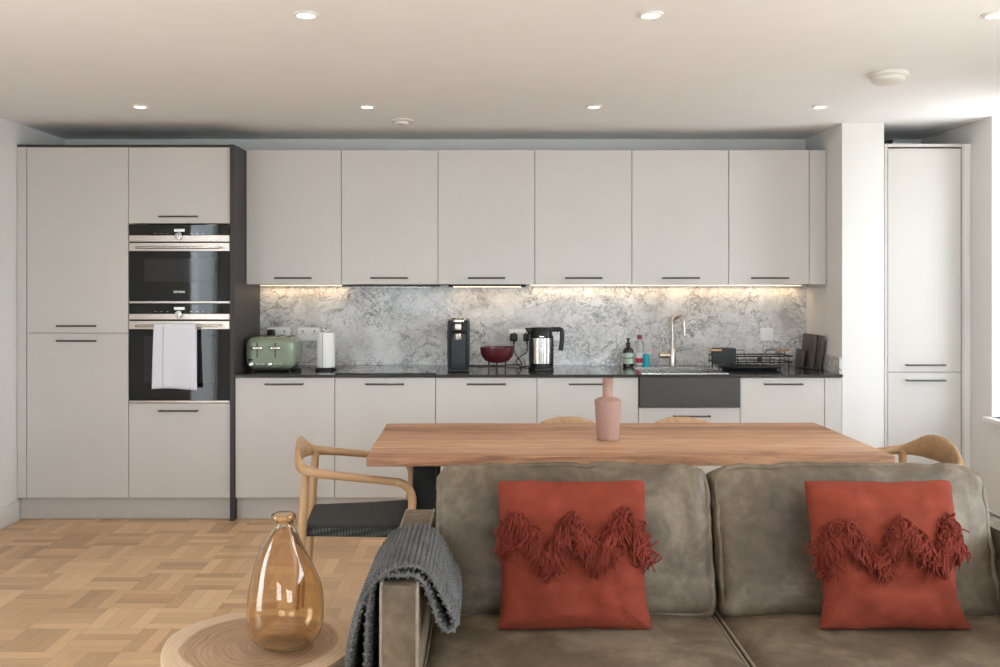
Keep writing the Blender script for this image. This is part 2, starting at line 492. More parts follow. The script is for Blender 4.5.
def window(name, axis, pos, a0, a1, z0, z1, mull=1):
    b = MB(); w = .055; t = .05
    def bx(a, bb, c, d):
        if axis == 'x': b.box(pos, pos + t, a, bb, c, d, .003)
        else: b.box(a, bb, pos, pos + t, c, d, .003)
    bx(a0, a0 + w, z0, z1); bx(a1 - w, a1, z0, z1); bx(a0 + w, a1 - w, z0, z0 + w); bx(a0 + w, a1 - w, z1 - w, z1)
    for k in range(mull):
        m = a0 + (a1 - a0) * (k + 1) / (mull + 1); bx(m - w / 2, m + w / 2, z0 + w, z1 - w)
    fr = b.build(name, 'white_trim', kind='structure')
    g = MB()
    if axis == 'x': g.box(pos + .02, pos + .03, a0 + w * .5, a1 - w * .5, z0 + w * .5, z1 - w * .5)
    else: g.box(a0 + w * .5, a1 - w * .5, pos + .02, pos + .03, z0 + w * .5, z1 - w * .5)
    g.build('window_pane', 'window_glass', fr)
    # daylight portal
    la = bpy.data.lights.new('daylight_portal', 'AREA'); la.shape = 'RECTANGLE'
    la.size = a1 - a0; la.size_y = z1 - z0; la.cycles.is_portal = True
    lo = bpy.data.objects.new('daylight_portal', la); COL.objects.link(lo)
    c = ((a0 + a1) / 2, (z0 + z1) / 2)
    return lo, c
for i, (a0, a1, z0, z1) in enumerate(RW):
    lo, c = window('window_%d' % (i + 1), 'x', XR + .2, a0, a1, z0, z1, i)
    lo.location = (XR + .19, c[0], c[1]); lo.rotation_euler = (R(90), 0, R(90))
    b = MB(); b.box(XR - .042, XR + .2, a0 - .03, a1 + .03, z0 - .03, z0, .006); 
    s = b.build('trim_%d' % (i + 1), 'white_trim', kind='structure')
for i, (a0, a1, z0, z1) in enumerate(LW):
    lo, c = window('door_1', 'x', XL - .065, a0, a1, z0 + .002, z1, 0)
    lo.location = (XL - .07, c[0], c[1]); lo.rotation_euler = (R(90), 0, R(-90))
for i, (a0, a1, z0, z1) in enumerate(BW):
    lo, c = window('window_%d' % (i + 3), 'y', YF - .2, a0, a1, z0, z1)
    lo.location = (c[0], YF - .14, c[1]); lo.rotation_euler = (R(90), 0, R(180))

b = MB(); b.box(XL, XL + .016, YF, 1.25, .001, .12, .004); b.box(XL, XL + .016, 2.2, 5.415, .001, .12, .004)
b.build('baseboard_left', 'white_trim', kind='structure')
b = MB(); b.box(XR - .016, XR, YF, 5.415, .001, .12, .004)
b.build('baseboard_right', 'white_trim', kind='structure')

# ------------------------------------------------------------------ cabinets
DF = 5.42            # front face of the doors
TT = 2.203           # top of tall doors
G = .0018
def door(parent, nm, x0, x1, z0, z1, y=DF, mat='cabinet_paint'):
    return part_box(nm, mat, parent, x0 + G, x1 - G, y, y + .02, z0 + G, z1 - G, .0012)

# larder
t = thing('tall_cabinet', (-2.4, 5.7, 0), 'tall handled two-door larder cabinet in pale grey beside the left wall', 'cabinet')
def W(t): return t.location.x, t.location.y
ox, oy = W(t)
def P(parent, nm, mat, x0, x1, y0, y1, z0, z1, bev=.0012, label=None):
    q = parent
    while q.parent: q = q.parent
    lx, ly, lz = q.location
    return part_box(nm, mat, parent, x0 - lx, x1 - lx, y0 - ly, y1 - ly, z0 - lz, z1 - lz, bev, label)
def H(parent, cx, yf, z, L=.228):
    q = parent
    while q.parent: q = q.parent
    lx, ly, lz = q.location
    return handle(parent, cx - lx, yf - ly, z - lz, L)
def D(parent, nm, x0, x1, z0, z1, y=DF, hz=None, hx=None, mat='cabinet_paint', hl=.228):
    d = P(parent, nm, mat, x0 + G, x1 - G, y, y + .02, z0 + G, z1 - G)
    if hz is not None: H(d, (x0 + x1) / 2 if hx is None else hx, y, hz, hl)
    return d
P(t, 'body', 'cabinet_carcass', -2.698, -2.1015, DF + .022, 6.03, .14, TT, 0)
P(t, 'filler_strip', 'cabinet_paint', -2.757, -2.703, DF, DF + .02, .135, TT)
D(t, 'door', -2.70, -2.10, 1.107, TT, hz=1.150, hx=-2.40)
D(t, 'door', -2.70, -2.10, .135, 1.107, hz=1.062, hx=-2.40)
P(t, 'top_panel', 'anthracite', -2.757, -2.1015, DF, 6.03, TT + .001, TT + .014, 0, 'dark grey top panel')
t = thing('oven_cabinet', (-1.8, 5.7, 0), 'tall pale grey cabinet housing the two ovens, with a dark side panel', 'cabinet')
P(t, 'body', 'cabinet_carcass', -2.0985, -1.5005, 5.99, 6.03, .14, TT, 0)
P(t, 'carcass_side', 'cabinet_carcass', -2.0985, -2.083, DF + .022, 5.989, .14, TT, 0)
P(t, 'carcass_side', 'cabinet_carcass', -1.516, -1.5005, DF + .022, 5.989, .14, TT, 0)
for z in (.14, .70, 1.762, TT - .016): P(t, 'shelf', 'cabinet_carcass', -2.0825, -1.5165, DF + .022, 5.989, z, z + .015, 0)
D(t, 'door', -2.10, -1.50, 1.752, TT, hz=1.792)
D(t, 'drawer', -2.10, -1.50, .135, .695, hz=.652)
P(t, 'side_panel', 'anthracite', -1.4995, -1.474, 5.405, 6.03, .004, TT + .014, .001, 'dark grey end panel down to the floor')
P(t, 'top_panel', 'anthracite', -2.0985, -1.5005, DF, 6.03, TT + .001, TT + .014, 0, 'dark grey top panel')
o = part_box('plinth', 'plinth_paint', None, -2.757, -1.5005, DF + .045, DF + .06, .002, .133)
tag(o, 'pale grey plinth board under the tall cabinets on the left', 'plinth')
o = part_box('plinth', 'plinth_paint', None, -1.473, 2.10, DF + .045, DF + .06, .002, .133)
tag(o, 'pale grey plinth board under the row of base cabinets', 'plinth')

# ovens
def oven(name, z0, z1, zglass, zst0, zst1, zh0, zh1, kz, win, label, badge_z):
    t = thing(name, (-1.8, DF, z0), label, 'oven')
    x0, x1 = -2.0955, -1.5045
    P(t, 'body', 'anthracite', -2.07, -1.53, DF + .025, 5.9, z0 + .02, z1 - .04, 0)
    P(t, 'control_panel', 'black_glass', x0, x1, DF - .004, DF + .02, zst1, z1 - .001, .001, 'black glass control panel')
    P(t, 'steel_trim', 'oven_steel', x0, x1, DF - .006, DF + .02, zst0, zst1 - .0005, .001, 'brushed steel strip')
    P(t, 'vent_gap', 'dark_gap', x0, x1, DF + .006, DF + .02, zh1 + .0005, zst0 - .0005, 0, 'dark vent slot')
    d = P(t, 'oven_door', 'black_glass', x0, x1, DF - .004, DF + .02, z0 + .012, zglass - .0005, .001, 'black glass door')
    P(d, 'door_window', 'oven_window', -2.007, -1.59, DF - .0048, DF - .0035, win[0], win[1], .0004, 'grey see-through window')
    P(t, 'door_rail', 'oven_steel', x0, x1, DF - .006, DF + .02, zglass, zh1, .001, 'brushed steel door rail')
    P(t, 'bottom_trim', 'oven_steel', x0, x1, DF - .005, DF + .02, z0, z0 + .0115, .001, 'thin steel bottom edge')
    hz = (zglass + zh1) / 2 - .004 - z0
    b = MB(); b.cyl((-.042, hz), .0075, -.245, .245, 14, axis='x')
    for sx in (-.22, .22): b.cyl((sx, hz), .006, -.042, -.006, 10, axis='y')
    b.build('handle', 'steel', t)
    kn = MB(); kn.lathe([(.0235, 0), (.0235, .012), (.021, .019), (.012, .0205)], (0, 0), 28)
    k = kn.build('knob', 'steel', t, (0.001, -.006, kz - z0)); k.rotation_euler = (PI / 2, 0, 0)
    b = MB(); b.box(.0, .0025, -.001, .0, -.012, .012); k2 = b.build('knob_mark', 'black_plastic', k); k2.rotation_euler = (PI / 2, 0, 0); k2.location = (0, 0, .0205)
    dsp = P(t, 'display', 'display_glow', -1.83, -1.768, DF - .0048, DF - .0038, kz + .028, kz + .044, .0003, 'pale lit display')
    for i in range(3):
        for sx in (-1, 1):
            P(t, 'touch_key', 'oven_steel', -1.8 + sx * (.07 + .035 * i) - .006, -1.8 + sx * (.07 + .035 * i) + .006, DF - .0045, DF - .0038, kz + .016, kz + .0175, 0)
    if badge_z: text_part('SIEMENS', .018, (0, -.0048, badge_z - z0), 'brass_text', d)
    return t
def zz(py, s=169.7): return EYE - (py - 282) / s
oven('compact_oven', zz(303.2), zz(224.6), zz(251), zz(241.6), zz(235.4), 0, zz(243), zz(236.5), (zz(281.6), zz(258)), 'black glass compact oven with steel strip, upper of the two built in', zz(292))
oven('built_in_oven', zz(402.5), zz(303.6), zz(329), zz(319.4), zz(313.8), 0, zz(321), zz(314.5), (zz(383), zz(336)), 'larger black glass oven below, with a white towel on its handle', None)

# towel over the lower oven handle
def towel():
    zt = (zz(329) + zz(321)) / 2 - .004 + .010
    b = MB(); x0, x1 = -1.932, -1.688; yc = DF - .042
    prof = []
    for k in range(17): prof.append((yc + .0125 + .001, zt - .012 - .30 * (1 - k / 16)))
    for k in range(1, 9):
        a = PI * k / 9; prof.append((yc + .0135 * math.cos(a), zt - .010 + .0125 * math.sin(a)))
    for k in range(21): prof.append((yc - .0135 - .004 * math.sin(k / 20 * PI), zt - .012 - .365 * k / 20))
    nx = 40; grid = []
    for j, (y, z) in enumerate(prof):
        row = []
        for i in range(nx + 1):
            u = i / nx; hang = max(0, (j - 25) / 20)
            xx = x0 + (x1 - x0) * u + (.5 - u) * -.022 * hang
            yy = y - (.004 * math.sin(u * 9 + .5) * hang if j > 25 else 0) - (.006 * hang if u > .86 and j > 25 else 0)
            row.append(b.bm.verts.new((xx, yy, z + .004 * math.sin(u * 5) * hang)))
        grid.append(row)
    for r0, r1 in zip(grid, grid[1:]):
        for i in range(nx): b.bm.faces.new((r0[i], r0[i + 1], r1[i + 1], r1[i]))
    o = b.build('tea_towel', 'towel_cloth')
    m = o.modifiers.new('s', 'SOLIDIFY'); m.thickness = .0035; m.offset = -1
    tag(o, 'white folded tea towel with thin blue line over the lower oven handle', 'towel')
    s = MB(); xs = x0 + .057
    rows = [(yc - .0135 - .004 * math.sin(k / 20 * PI) - .004 * math.sin((.225) * 9 + .5) * (k / 20) - .0045, zt - .012 - .36 * k / 20) for k in range(21)]
    pv = None
    for k, (y, z) in enumerate(rows):
        dx = -.004 * k / 20 * .5
        q = [s.bm.verts.new((xs + dx, y, z)), s.bm.verts.new((xs + dx + .0022, y, z))]
        if pv: s.bm.faces.new((pv[0], pv[1], q[1], q[0]))
        pv = q
    q = s.build('stripe', 'towel_stripe', o); q['label'] = 'thin blue stripe'
    m = q.modifiers.new('s', 'SOLIDIFY'); m.thickness = .0006
towel()

# base cabinets
XS = [-1.4725, -.885, -.291, .306, .905, 1.503, 2.0]
BT = .846
names = ['pale grey base cabinet under the green toaster', 'pale grey base cabinet under the black hob',
         'pale grey base cabinet under the coffee machine and red bowl', 'pale grey base cabinet behind the pink vase, under the kettle',
         'pale grey base cabinet with low drawer under the dark sink', 'narrower pale grey base cabinet under the dish rack']
for i in range(6):
    x0, x1 = XS[i], XS[i + 1]; cx = (x0 + x1) / 2
    t = thing('base_cabinet', (cx, 5.72, 0), names[i], 'cabinet', 'base cabinets under the worktop')
    zt = .66 if i == 4 else BT
    P(t, 'body', 'cabinet_carcass', x0 + .001, x1 - .001, DF + .022, 6.02, .14, zt - .002, 0)
    if i == 4: D(t, 'drawer', x0, x1, .135, .669, hz=.620, hx=cx + .01, hl=.22)
    else: D(t, 'drawer' if i != 1 else 'drawer', x0, x1, .135, BT, hz=.808)
    if i == 5: P(t, 'filler_strip', 'cabinet_paint', 2.0 + G, 2.102, DF, DF + .02, .137, BT - G)

# worktop with sink cut-out
WT, WB = .864, .849
SX0, SX1, SY0, SY1 = .945, 1.43, 5.475, 5.865
b = MB()
for q in ((-1.473, SX0, 5.405, 6.038), (SX1, 2.103, 5.405, 6.038), (SX0, SX1, 5.405, SY0), (SX0, SX1, SY1, 6.038)):
    b.box(*q, WB, WT)
o = b.build('worktop', 'black_granite', smooth=False); tag(o, 'polished black stone worktop running the length of the base cabinets', 'worktop')
# splashback
b = MB(); b.box(-1.473, 2.104, 6.022, 6.039, WT + .0005, 1.388)
o = b.build('splashback', 'marble', smooth=False); tag(o, 'grey-veined white marble splashback behind the worktop', 'splashback')
b = MB(); b.box(2.088, 2.1035, 5.42, 6.021, WT + .001, .962)
o = b.build('marble_upstand', 'marble', smooth=False); tag(o, 'low marble upstand on the pillar side at the worktop end', 'upstand')

# wall cabinets
UB, UT, UF = 1.392, 2.222, 5.67
US = [-1.472, -.886, -.290, .307, .905, 1.502, 1.998]
un = ['pale wall cabinet directly above the toaster', 'pale wall cabinet above the hob holding the cooker hood', 'pale wall cabinet above the coffee machine and light bar',
      'pale wall cabinet above the kettle', 'pale wall cabinet above the soap bottles and tap', 'narrower pale wall cabinet above the dish rack']
for i in range(6):
    x0, x1 = US[i], US[i + 1]; cx = (x0 + x1) / 2
    t = thing('wall_cabinet', (cx, 5.85, UB), un[i], 'cabinet', 'wall cabinets over the splashback')
    P(t, 'body', 'cabinet_carcass', x0 + .001, x1 - .001, UF + .022, 6.035, UB + .004, UT - .003, 0)
    D(t, 'door', x0, x1, UB, UT, UF, hz=1.4325)
    if i == 5: P(t, 'filler_strip', 'cabinet_paint', 1.998 + G, 2.100, UF, UF + .02, UB + G, UT - G)
# right tall cabinet
t = thing('tall_cabinet', (2.6, 5.7, 0), 'tall narrow pale blue-grey cabinet between the white pillar and right wall', 'cabinet')
P(t, 'body', 'cabinet_carcass', 2.375, 2.8, DF + .022, 6.03, .14, 2.2, 0)
D(t, 'door', 2.372, 2.805, .877, 2.195, hz=.920, hx=2.588)
D(t, 'door', 2.372, 2.805, .135, .877, hz=.830, hx=2.588)
P(t, 'frame_panel', 'cabinet_paint', 2.353, 2.370, DF - .002, 6.03, .005, 2.222, .001)
P(t, 'frame_panel', 'cabinet_paint', 2.808, 2.824, DF - .002, 6.03, .005, 2.222, .001)
P(t, 'filler_strip', 'wall_paint', 2.8255, 2.864, DF + .002, 5.46, .005, 2.222, .001, 'pale filler strip against the wall')
P(t, 'top_panel', 'cabinet_paint', 2.371, 2.807, DF - .002, 6.03, 2.204, 2.222, .001)
P(t, 'plinth', 'plinth_paint', 2.372, 2.806, DF + .045, DF + .06, .002, .132)

# small things on top of it
t = thing('storage_box', (2.52, 5.72, 2.223), 'pale flat box lying on top of the tall cabinet right of the pillar', 'box')
part_box('body', 'label_white', t, -.07, .09, -.1, .1, 0, .028, .003); part_box('lid', 'label_white', t, -.072, .092, -.102, .102, .0285, .036, .003)
b = MB()
for k in range(3):
    pts = [(.022 * math.cos(a / 10 * 2 * PI) * (1 + .2 * k), .03 * math.sin(a / 10 * 2 * PI), .006 + .009 * k + .004 * math.sin(a)) for a in range(10)]
    b.tube(cr(pts, 3, True), .0045, 6, True)
o = b.build('cable_coil', 'black_plastic', None, (2.405, 5.50, 2.224)); tag(o, 'small black cable coil on top of the tall cabinet against the pillar', 'cable')

# cooker hood + LED lights
t = thing('cooker_hood', (-.588, 5.83, 1.37), 'slim dark cooker hood under the wall cabinet above the hob', 'cooker hood')
part_box('body', 'anthracite', t, -.296, .296, -.150, .17, .009, .0205, .002)
part_box('filter_grille', 'steel', t, -.25, .25, -.12, .13, .005, .0085, .001)
def led(x0, x1, label, fixture=False):
    t = thing('light_strip' if not fixture else 'light_bar', ((x0 + x1) / 2, 5.985 if not fixture else 5.93, UB), label, 'light')
    w = (x1 - x0) / 2
    part_box('housing', 'oven_steel' if not fixture else 'anthracite', t, -w, w, -.012, .012, -.005 if not fixture else -.012, .0035, .001)
    if fixture:
        part_box('diffuser', 'led_glow', t, -w + .03, w - .03, -.0135, .0105, -.0165, -.0125, .0005, 'glowing warm diffuser')
        for sx in (-1, 1): part_box('end_cap', 'black_plastic', t, sx * (w - .015) - .014, sx * (w - .015) + .014, -.014, .014, -.018, -.0002, .002)
    else: part_box('diffuser', 'led_glow', t, -w + .005, w - .005, -.009, .009, -.0085, -.0055, .0005, 'glowing warm diffuser')
    la = bpy.data.lights.new('led_light', 'AREA'); la.shape = 'RECTANGLE'; la.size = 2 * w - .03; la.size_y = .015
    la.energy = .75 * (2 * w); la.color = (1, .70, .40)
    lo = bpy.data.objects.new('led_light', la); COL.objects.link(lo); lo.parent = t; lo.location = (0, 0, -.02)
led(-1.466, -.892, 'warm glowing light strip under the wall cabinet above the toaster')
led(-.235, .262, 'dark-ended warm light bar under the wall cabinet above the coffee machine', True)
led(.29, 2.06, 'long warm light strip under the three right wall cabinets')

# hob
t = thing('hob', (-.588, 5.69, WT), 'flush black glass hob set in the worktop between paper towel and coffee machine', 'hob')
part_box('glass_top', 'black_glass', t, -.30, .30, -.255, .255, .0005, .005, .0015)
for (x, y, r) in ((-.15, -.11, .09), (.15, -.11, .07), (-.15, .12, .07), (.15, .12, .09)):
    b = MB(); b.tube([(x + r * math.cos(a * PI / 20), y + r * math.sin(a * PI / 20), .0051) for a in range(40)], .0008, 5, True)
    b.build('burner_ring', 'oven_steel', t)

# sink
t = thing('sink', (1.2, 5.6, .66), 'dark grey apron-front sink with steel bowl set in the worktop', 'sink')
P(t, 'apron', 'sink_composite', .909, 1.499, 5.402, DF + .02, .674, .8475, .002, 'dark grey composite apron front')
b = MB(); lx, ly, lz = t.location
x0, x1, y0, y1 = SX0 - lx, SX1 - lx, SY0 - ly, SY1 - ly; zb = .70 - lz; ztp = .8635 - lz; e = .001
b.box(x0 + e, x0 + .006, y0 + e, y1 - e, zb, ztp); b.box(x1 - .006, x1 - e, y0 + e, y1 - e, zb, ztp)
b.box(x0 + .006, x1 - .006, y0 + e, y0 + .006, zb, ztp); b.box(x0 + .006, x1 - .006, y1 - .006, y1 - e, zb, ztp)
b.box(x0 + e, x1 - e, y0 + e, y1 - e, zb - .006, zb)
b.build('bowl', 'steel', t)
b = MB()
rim = .016
for q in ((x0 - rim, x1 + rim, y0 - rim, y0), (x0 - rim, x1 + rim, y1, y1 + rim), (x0 - rim, x0, y0, y1), (x1, x1 + rim, y0, y1)):
    b.box(*q, WT - lz + .0005, WT - lz + .003)
b.build('rim', 'steel', t)
b = MB(); b.cyl((.0, .06), .04, zb, zb + .003, 24); b.build('drain', 'chrome', t)

# tap
t = thing('kitchen_tap', (1.208, 5.925, WT), 'brushed nickel swan-neck tap behind the sink', 'tap')
b = MB(); b.lathe([(.030, .001), (.030, .006), (.0235, .010), (.0235, .11), (.021, .115)], seg=28); b.build('body', 'warm_steel', t)
b = MB(); pts = [(0, 0, .112), (0, 0, .22)]
for k in range(0, 13):
    a = PI - PI * k / 12 * 1.03
    pts.append((.032 + .032 * math.cos(a), -.03 * (1 - math.cos(PI * k / 12)) / 2 * 1.6, .275 + .048 * math.sin(a)))
pts.append((.067, -.05, .20))
b.tube(cr(pts, 3), .0115, 14); b.build('spout', 'warm_steel', t)
b = MB(); b.cyl((0, .072), .0175, -.085, -.012, 18, axis='x'); b.cyl((-.075, 0), .0042, .078, .145, 10); b.build('lever', 'warm_steel', t)

# ------------------------------------------------------------------ sockets
def socket(x, z, label, double=True, w=None):
    t = thing('wall_socket', (x, 6.022, z), label, 'socket', None)
    w = (.073 if double else .0435)
    b = MB(); b.rbox((0, -.005, 0), (w, .0045, .043), .004, 6); b.build('faceplate', 'socket_plate', t)
    for sx in ((-.038, .038) if double else ()):
        s = MB(); s.box(sx - .004, sx + .004, -.0115, -.0096, .014, .024); s.box(sx - .014, sx - .007, -.0102, -.0095, -.002, .002); s.box(sx + .007, sx + .014, -.0102, -.0095, -.002, .002); s.box(sx - .002, sx + .002, -.0102, -.0095, .006, .012)
        s.build('pin_holes', 'black_matte', t)
        r = MB(); r.box(sx * .35 - .006, sx * .35 + .006, -.0125, -.0096, .012, .026, .001); r.build('rocker_switch', 'label_white', t)
    if not double:
        r = MB(); r.box(-.007, .007, -.0125, -.0096, -.016, .016, .001); r.build('rocker_switch', 'white_trim', t)
    return t
sz = lambda py: EYE - (py - 282) / 152.7
sxx = lambda px: (px - 485) / 152.7
socket(sxx(279), sz(334), 'white double wall socket half hidden behind the green toaster')
socket(sxx(309), sz(334), 'white double wall socket between toaster and paper towel')
socket(sxx(520), sz(336), 'white double wall socket with two black plugs in it')
socket(sxx(551.5), sz(334.5), 'white double wall socket behind the kettle handle')
socket(sxx(766.5), sz(334.3), 'single white wall switch plate above the dish rack', False)
def plug(x, z, label, name='power_plug'):
    t = thing(name, (x, 6.011, z), label, 'plug')
    b = MB(); b.rbox((0, -.021, 0), (.024, .020, .026), .011, 8); b.build('plug_body', 'black_plastic', t)
    b = MB(); b.cyl((0, -.024), .0065, -.044, -.022, 12, .0055); b.build('cable_boot', 'black_plastic', t)
    return t
# cyl along z: c=(x,y)
plug(sxx(513.6), sz(337), 'black plug in the socket nearest the red bowl')
plug(sxx(526.8), sz(337), 'black plug in the socket beside the kettle')
plug(sxx(272.5), sz(333), 'black plug peeking over the top of the toaster')
b = MB(); x1 = sxx(526.8); z1 = sz(337) - .045
b.tube(cr([(x1, 5.987, z1), (x1 - .005, 5.97, z1 - .05), (x1 - .07, 5.94, z1 - .10), (x1 - .055, 5.9, WT + .006), (x1 + .0, 5.86, WT + .006), (x1 + .06, 5.80, WT + .006), (x1 + .075, 5.72, WT + .012)], 6), .0036, 8)
o = b.build('power_cable', 'black_plastic'); tag(o, 'black cable running from the right plug down to the kettle', 'cable')
b = MB(); x1 = sxx(513.6)
b.tube(cr([(x1, 5.987, z1), (x1 + .01, 5.965, z1 - .06), (x1 + .05, 5.93, z1 - .12), (x1 + .03, 5.93, WT + .013), (x1 - .1, 5.96, WT + .0045), (x1 - .22, 5.93, WT + .0045), (x1 - .30, 5.95, WT + .0045), (x1 - .37, 5.90, WT + .0045), (x1 - .36, 5.78, WT + .012)], 6), .0036, 8)
o = b.build('power_cable', 'black_plastic'); tag(o, 'black cable running behind the red bowl to the coffee machine', 'cable')

# ------------------------------------------------------------------ counter things
# toaster
t = thing('toaster', (-1.305, 5.70, WT), 'sage green four-slice toaster at the left end of the worktop', 'toaster', rz=R(0))
def tf(x, y, z): return (0, 0, 0)
b = MB(); b.rbox((0, 0, .112), (.147, .125, .097), .042, 14, lambda x, y, z: (.006 * (1 - z * z) * x, 0, 0)); b.build('body', 'toaster_green', t)
b = MB(); b.rbox((0, 0, .0125), (.135, .108, .0065), .005, 5); b.build('base', 'black_plastic', t)
for sx in (-.10, -.035, .035, .10):
    b = MB(); b.box(sx - .013, sx + .013, -.085, .085, .2065, .2100, .001); b.build('bread_slot', 'black_matte', t)
for i, sx in enumerate((-.076, .034)):
    b = MB(); b.box(sx - .003, sx + .003, -.1262, -.1235, .085, .175); b.build('lever_slot', 'black_matte', t)
    b = MB(); b.rbox((sx, -.136, .143), (.034, .011, .011), .0085, 6); b.build('lever', 'chrome', t)
    b = MB(); b.lathe([(.0135, 0), (.0135, .012), (.010, .016)], seg=18); k = b.build('knob', 'chrome', t, (sx - .035 if i == 0 else sx - .033, -.1245, .047)); k.rotation_euler = (PI / 2, 0, 0)
    for q in range(6):
        b = MB(); b.cyl((sx - .004 + .009 * q, .047), .0032, -.128, -.1245, 8, axis='y'); b.build('button', 'chrome', t)
b = MB(); b.box(-.135, -.100, -.1262, -.1245, .068, .078, .0006); b.build('badge', 'black_plastic', t)
for sx in (-.11, .11):
    for sy in (-.085, .085):
        b = MB(); b.cyl((sx, sy), .011, .0008, .007, 12); b.build('foot', 'black_plastic', t)
b = MB(); b.tube(cr([(.10, -.02, .010), (.165, -.05, .007), (.18, -.085, .006), (.15, -.10, .006), (.14, -.07, .008), (.17, -.06, .014), (.185, -.09, .007)], 5), .004, 8)
b.build('power_cord', 'black_plastic', t)

# paper towel on holder
t = thing('paper_towel_holder', (-.985, 5.70, WT), 'white paper towel roll on an upright steel holder beside the toaster', 'paper towel')
b = MB(); b.lathe([(.066, .001), (.066, .007), (.06, .010)], seg=32); b.build('base', 'black_plastic', t)
b = MB(); b.lathe([(.020, .018), (.054, .018), (.056, .024), (.056, .226), (.054, .232), (.020, .232), (.020, .018)], seg=40, capb=False, capt=False)
r = b.build('paper_roll', 'paper', t)
b = MB(); b.box(-.0005, .0015, -.0585, -.0555, .022, .228); b.build('loose_sheet_edge', 'grey_plastic', r, (-.014, .001, 0))
b = MB(); b.cyl((0, 0), .006, .01, .245, 12); b.build('rod', 'steel', t)
b = MB()
for sx in (-.026, .0, .026): b.tube([(sx + .011 * math.cos(a * PI / 8), 0, .248 + .011 * math.sin(a * PI / 8)) for a in range(16)], .0025, 6, True)
b.build('top_loops', 'steel', t)
for sx in (-.045, .045):
    b = MB(); b.lathe([(.012, .002), (.014, .010), (.010, .016)], (sx, -.045), 12); b.build('base_foot', 'black_plastic', t)

# coffee machine
t = thing('coffee_machine', (-.163, 5.70, WT), 'slim black pod coffee machine standing left of the red bowl', 'coffee machine')
b = MB(); b.rbox((0, .03, .165), (.068, .13, .148), .014, 8); b.build('body', 'black_plastic', t)
b = MB(); b.rbox((0, -.100, .120), (.045, .022, .114), .012, 8); b.build('front_column', 'grey_plastic', t)
b = MB(); b.rbox((0, -.105, .263), (.046, .030, .030), .014, 8); b.build('brew_head', 'black_plastic', t)
b = MB(); b.rbox((0, -.1345, .272), (.019, .004, .018), .003, 5); b.build('chrome_badge', 'warm_steel', t)
b = MB(); b.lathe([(.050, .3015), (.050, .312), (.042, .321), (.02, .326)], (0, -.06), 28); b.build('lid', 'steel', t)
b = MB(); b.lathe([(.022, .197), (.024, .208), (.024, .232)], (0, -.135), 20); b.build('spout', 'warm_steel', t)
b = MB(); b.rbox((0, -.105, .0085), (.064, .040, .0075), .004, 5); b.build('drip_tray', 'black_plastic', t)
for sx in (-1, 1):
    b = MB(); b.rbox((sx * .058, -.098, .155), (.009, .006, .140), .004, 5); b.build('side_trim', 'black_plastic', t)

# red bowl on legs
t = thing('fruit_bowl', (.075, 5.66, WT), 'dark red bowl on thin legs between coffee machine and kettle', 'bowl')
prof = [(r_, z_ - .014) for r_, z_ in [(.002, .060), (.045, .063), (.075, .076), (.095, .100), (.104, .130), (.106, .158), (.103, .158), (.101, .130), (.091, .103), (.072, .080), (.043, .068), (.002, .065)]]
b = MB(); b.lathe(prof, seg=44, capb=True, capt=True); b.build('bowl', 'bowl_red', t)
for k in range(3):
    a = R(-150 + 120 * k); x, y = .06 * math.cos(a), .06 * math.sin(a)
    b = MB(); b.cyl((x, y), .0048, .0005, .057, 10); b.build('leg', 'bowl_leg', t)

# kettle
t = thing('kettle', (.346, 5.68, WT), 'steel and black electric kettle right of the red bowl', 'kettle')
b = MB(); b.lathe([(.078, .001), (.080, .012), (.076, .020)], seg=40); b.build('power_base', 'black_plastic', t)
b = MB(); b.lathe([(.070, .021), (.070, .045)], seg=40); b.build('lower_band', 'black_plastic', t)
b = MB(); b.lathe([(.0715, .0455), (.0715, .20)], seg=40); b.build('steel_body', 'steel', t)
b = MB(); b.lathe([(.0700, .2005), (.068, .255), (.062, .264), (.02, .267)], seg=40); b.build('lid_collar', 'black_plastic', t)
b = MB(); b.rbox((-.072, 0, .243), (.020, .022, .019), .008, 6, lambda x, y, z: (-.010 * z * (1 if x < 0 else 0), -.0 * y, 0)); b.build('spout', 'black_plastic', t)
b = MB(); b.sweep(cr([(.055, 0, .250), (.095, 0, .252), (.120, 0, .250), (.130, 0, .236), (.129, 0, .18), (.121, 0, .122)], 5), .0145, .012, 12, up=(0, 1, 0), power=.7); b.build('handle', 'black_plastic', t)
b = MB(); b.box(-.014, .014, -.0705, -.0685, .207, .214); b.build('badge', 'steel', t)
for sx in (-1, 1):
    b = MB(); b.rbox((sx * .070, -.008, .120), (.0055, .026, .095), .005, 5); b.build('side_strip', 'black_plastic', t)

# soap bottle
t = thing('soap_bottle', (.918, 5.90, WT), 'dark brown pump bottle with pale green label by the sink', 'bottle')
b = MB(); b.lathe([(.030, .0005), (.034, .004), (.0345, .095), (.031, .112), (.018, .125), (.0125, .130), (.0125, .14)], seg=32); b.build('bottle', 'brown_glass', t)
b = MB(); b.lathe([(.0348, .062), (.0348, .090)], seg=32, capb=False, capt=False); o = b.build('label_band', 'label_green', t); 
b = MB(); b.lathe([(.0348, .022), (.0348, .056)], seg=32, capb=False, capt=False); b.build('label_band', 'label_green', t)
b = MB(); b.lathe([(.014, .1385), (.014, .155), (.006, .158), (.006, .172), (.011, .174), (.011, .184)], seg=20); b.cyl((-.0, .179), .004, -.035, 0, 10, axis='y'); b.build('pump', 'black_plastic', t)
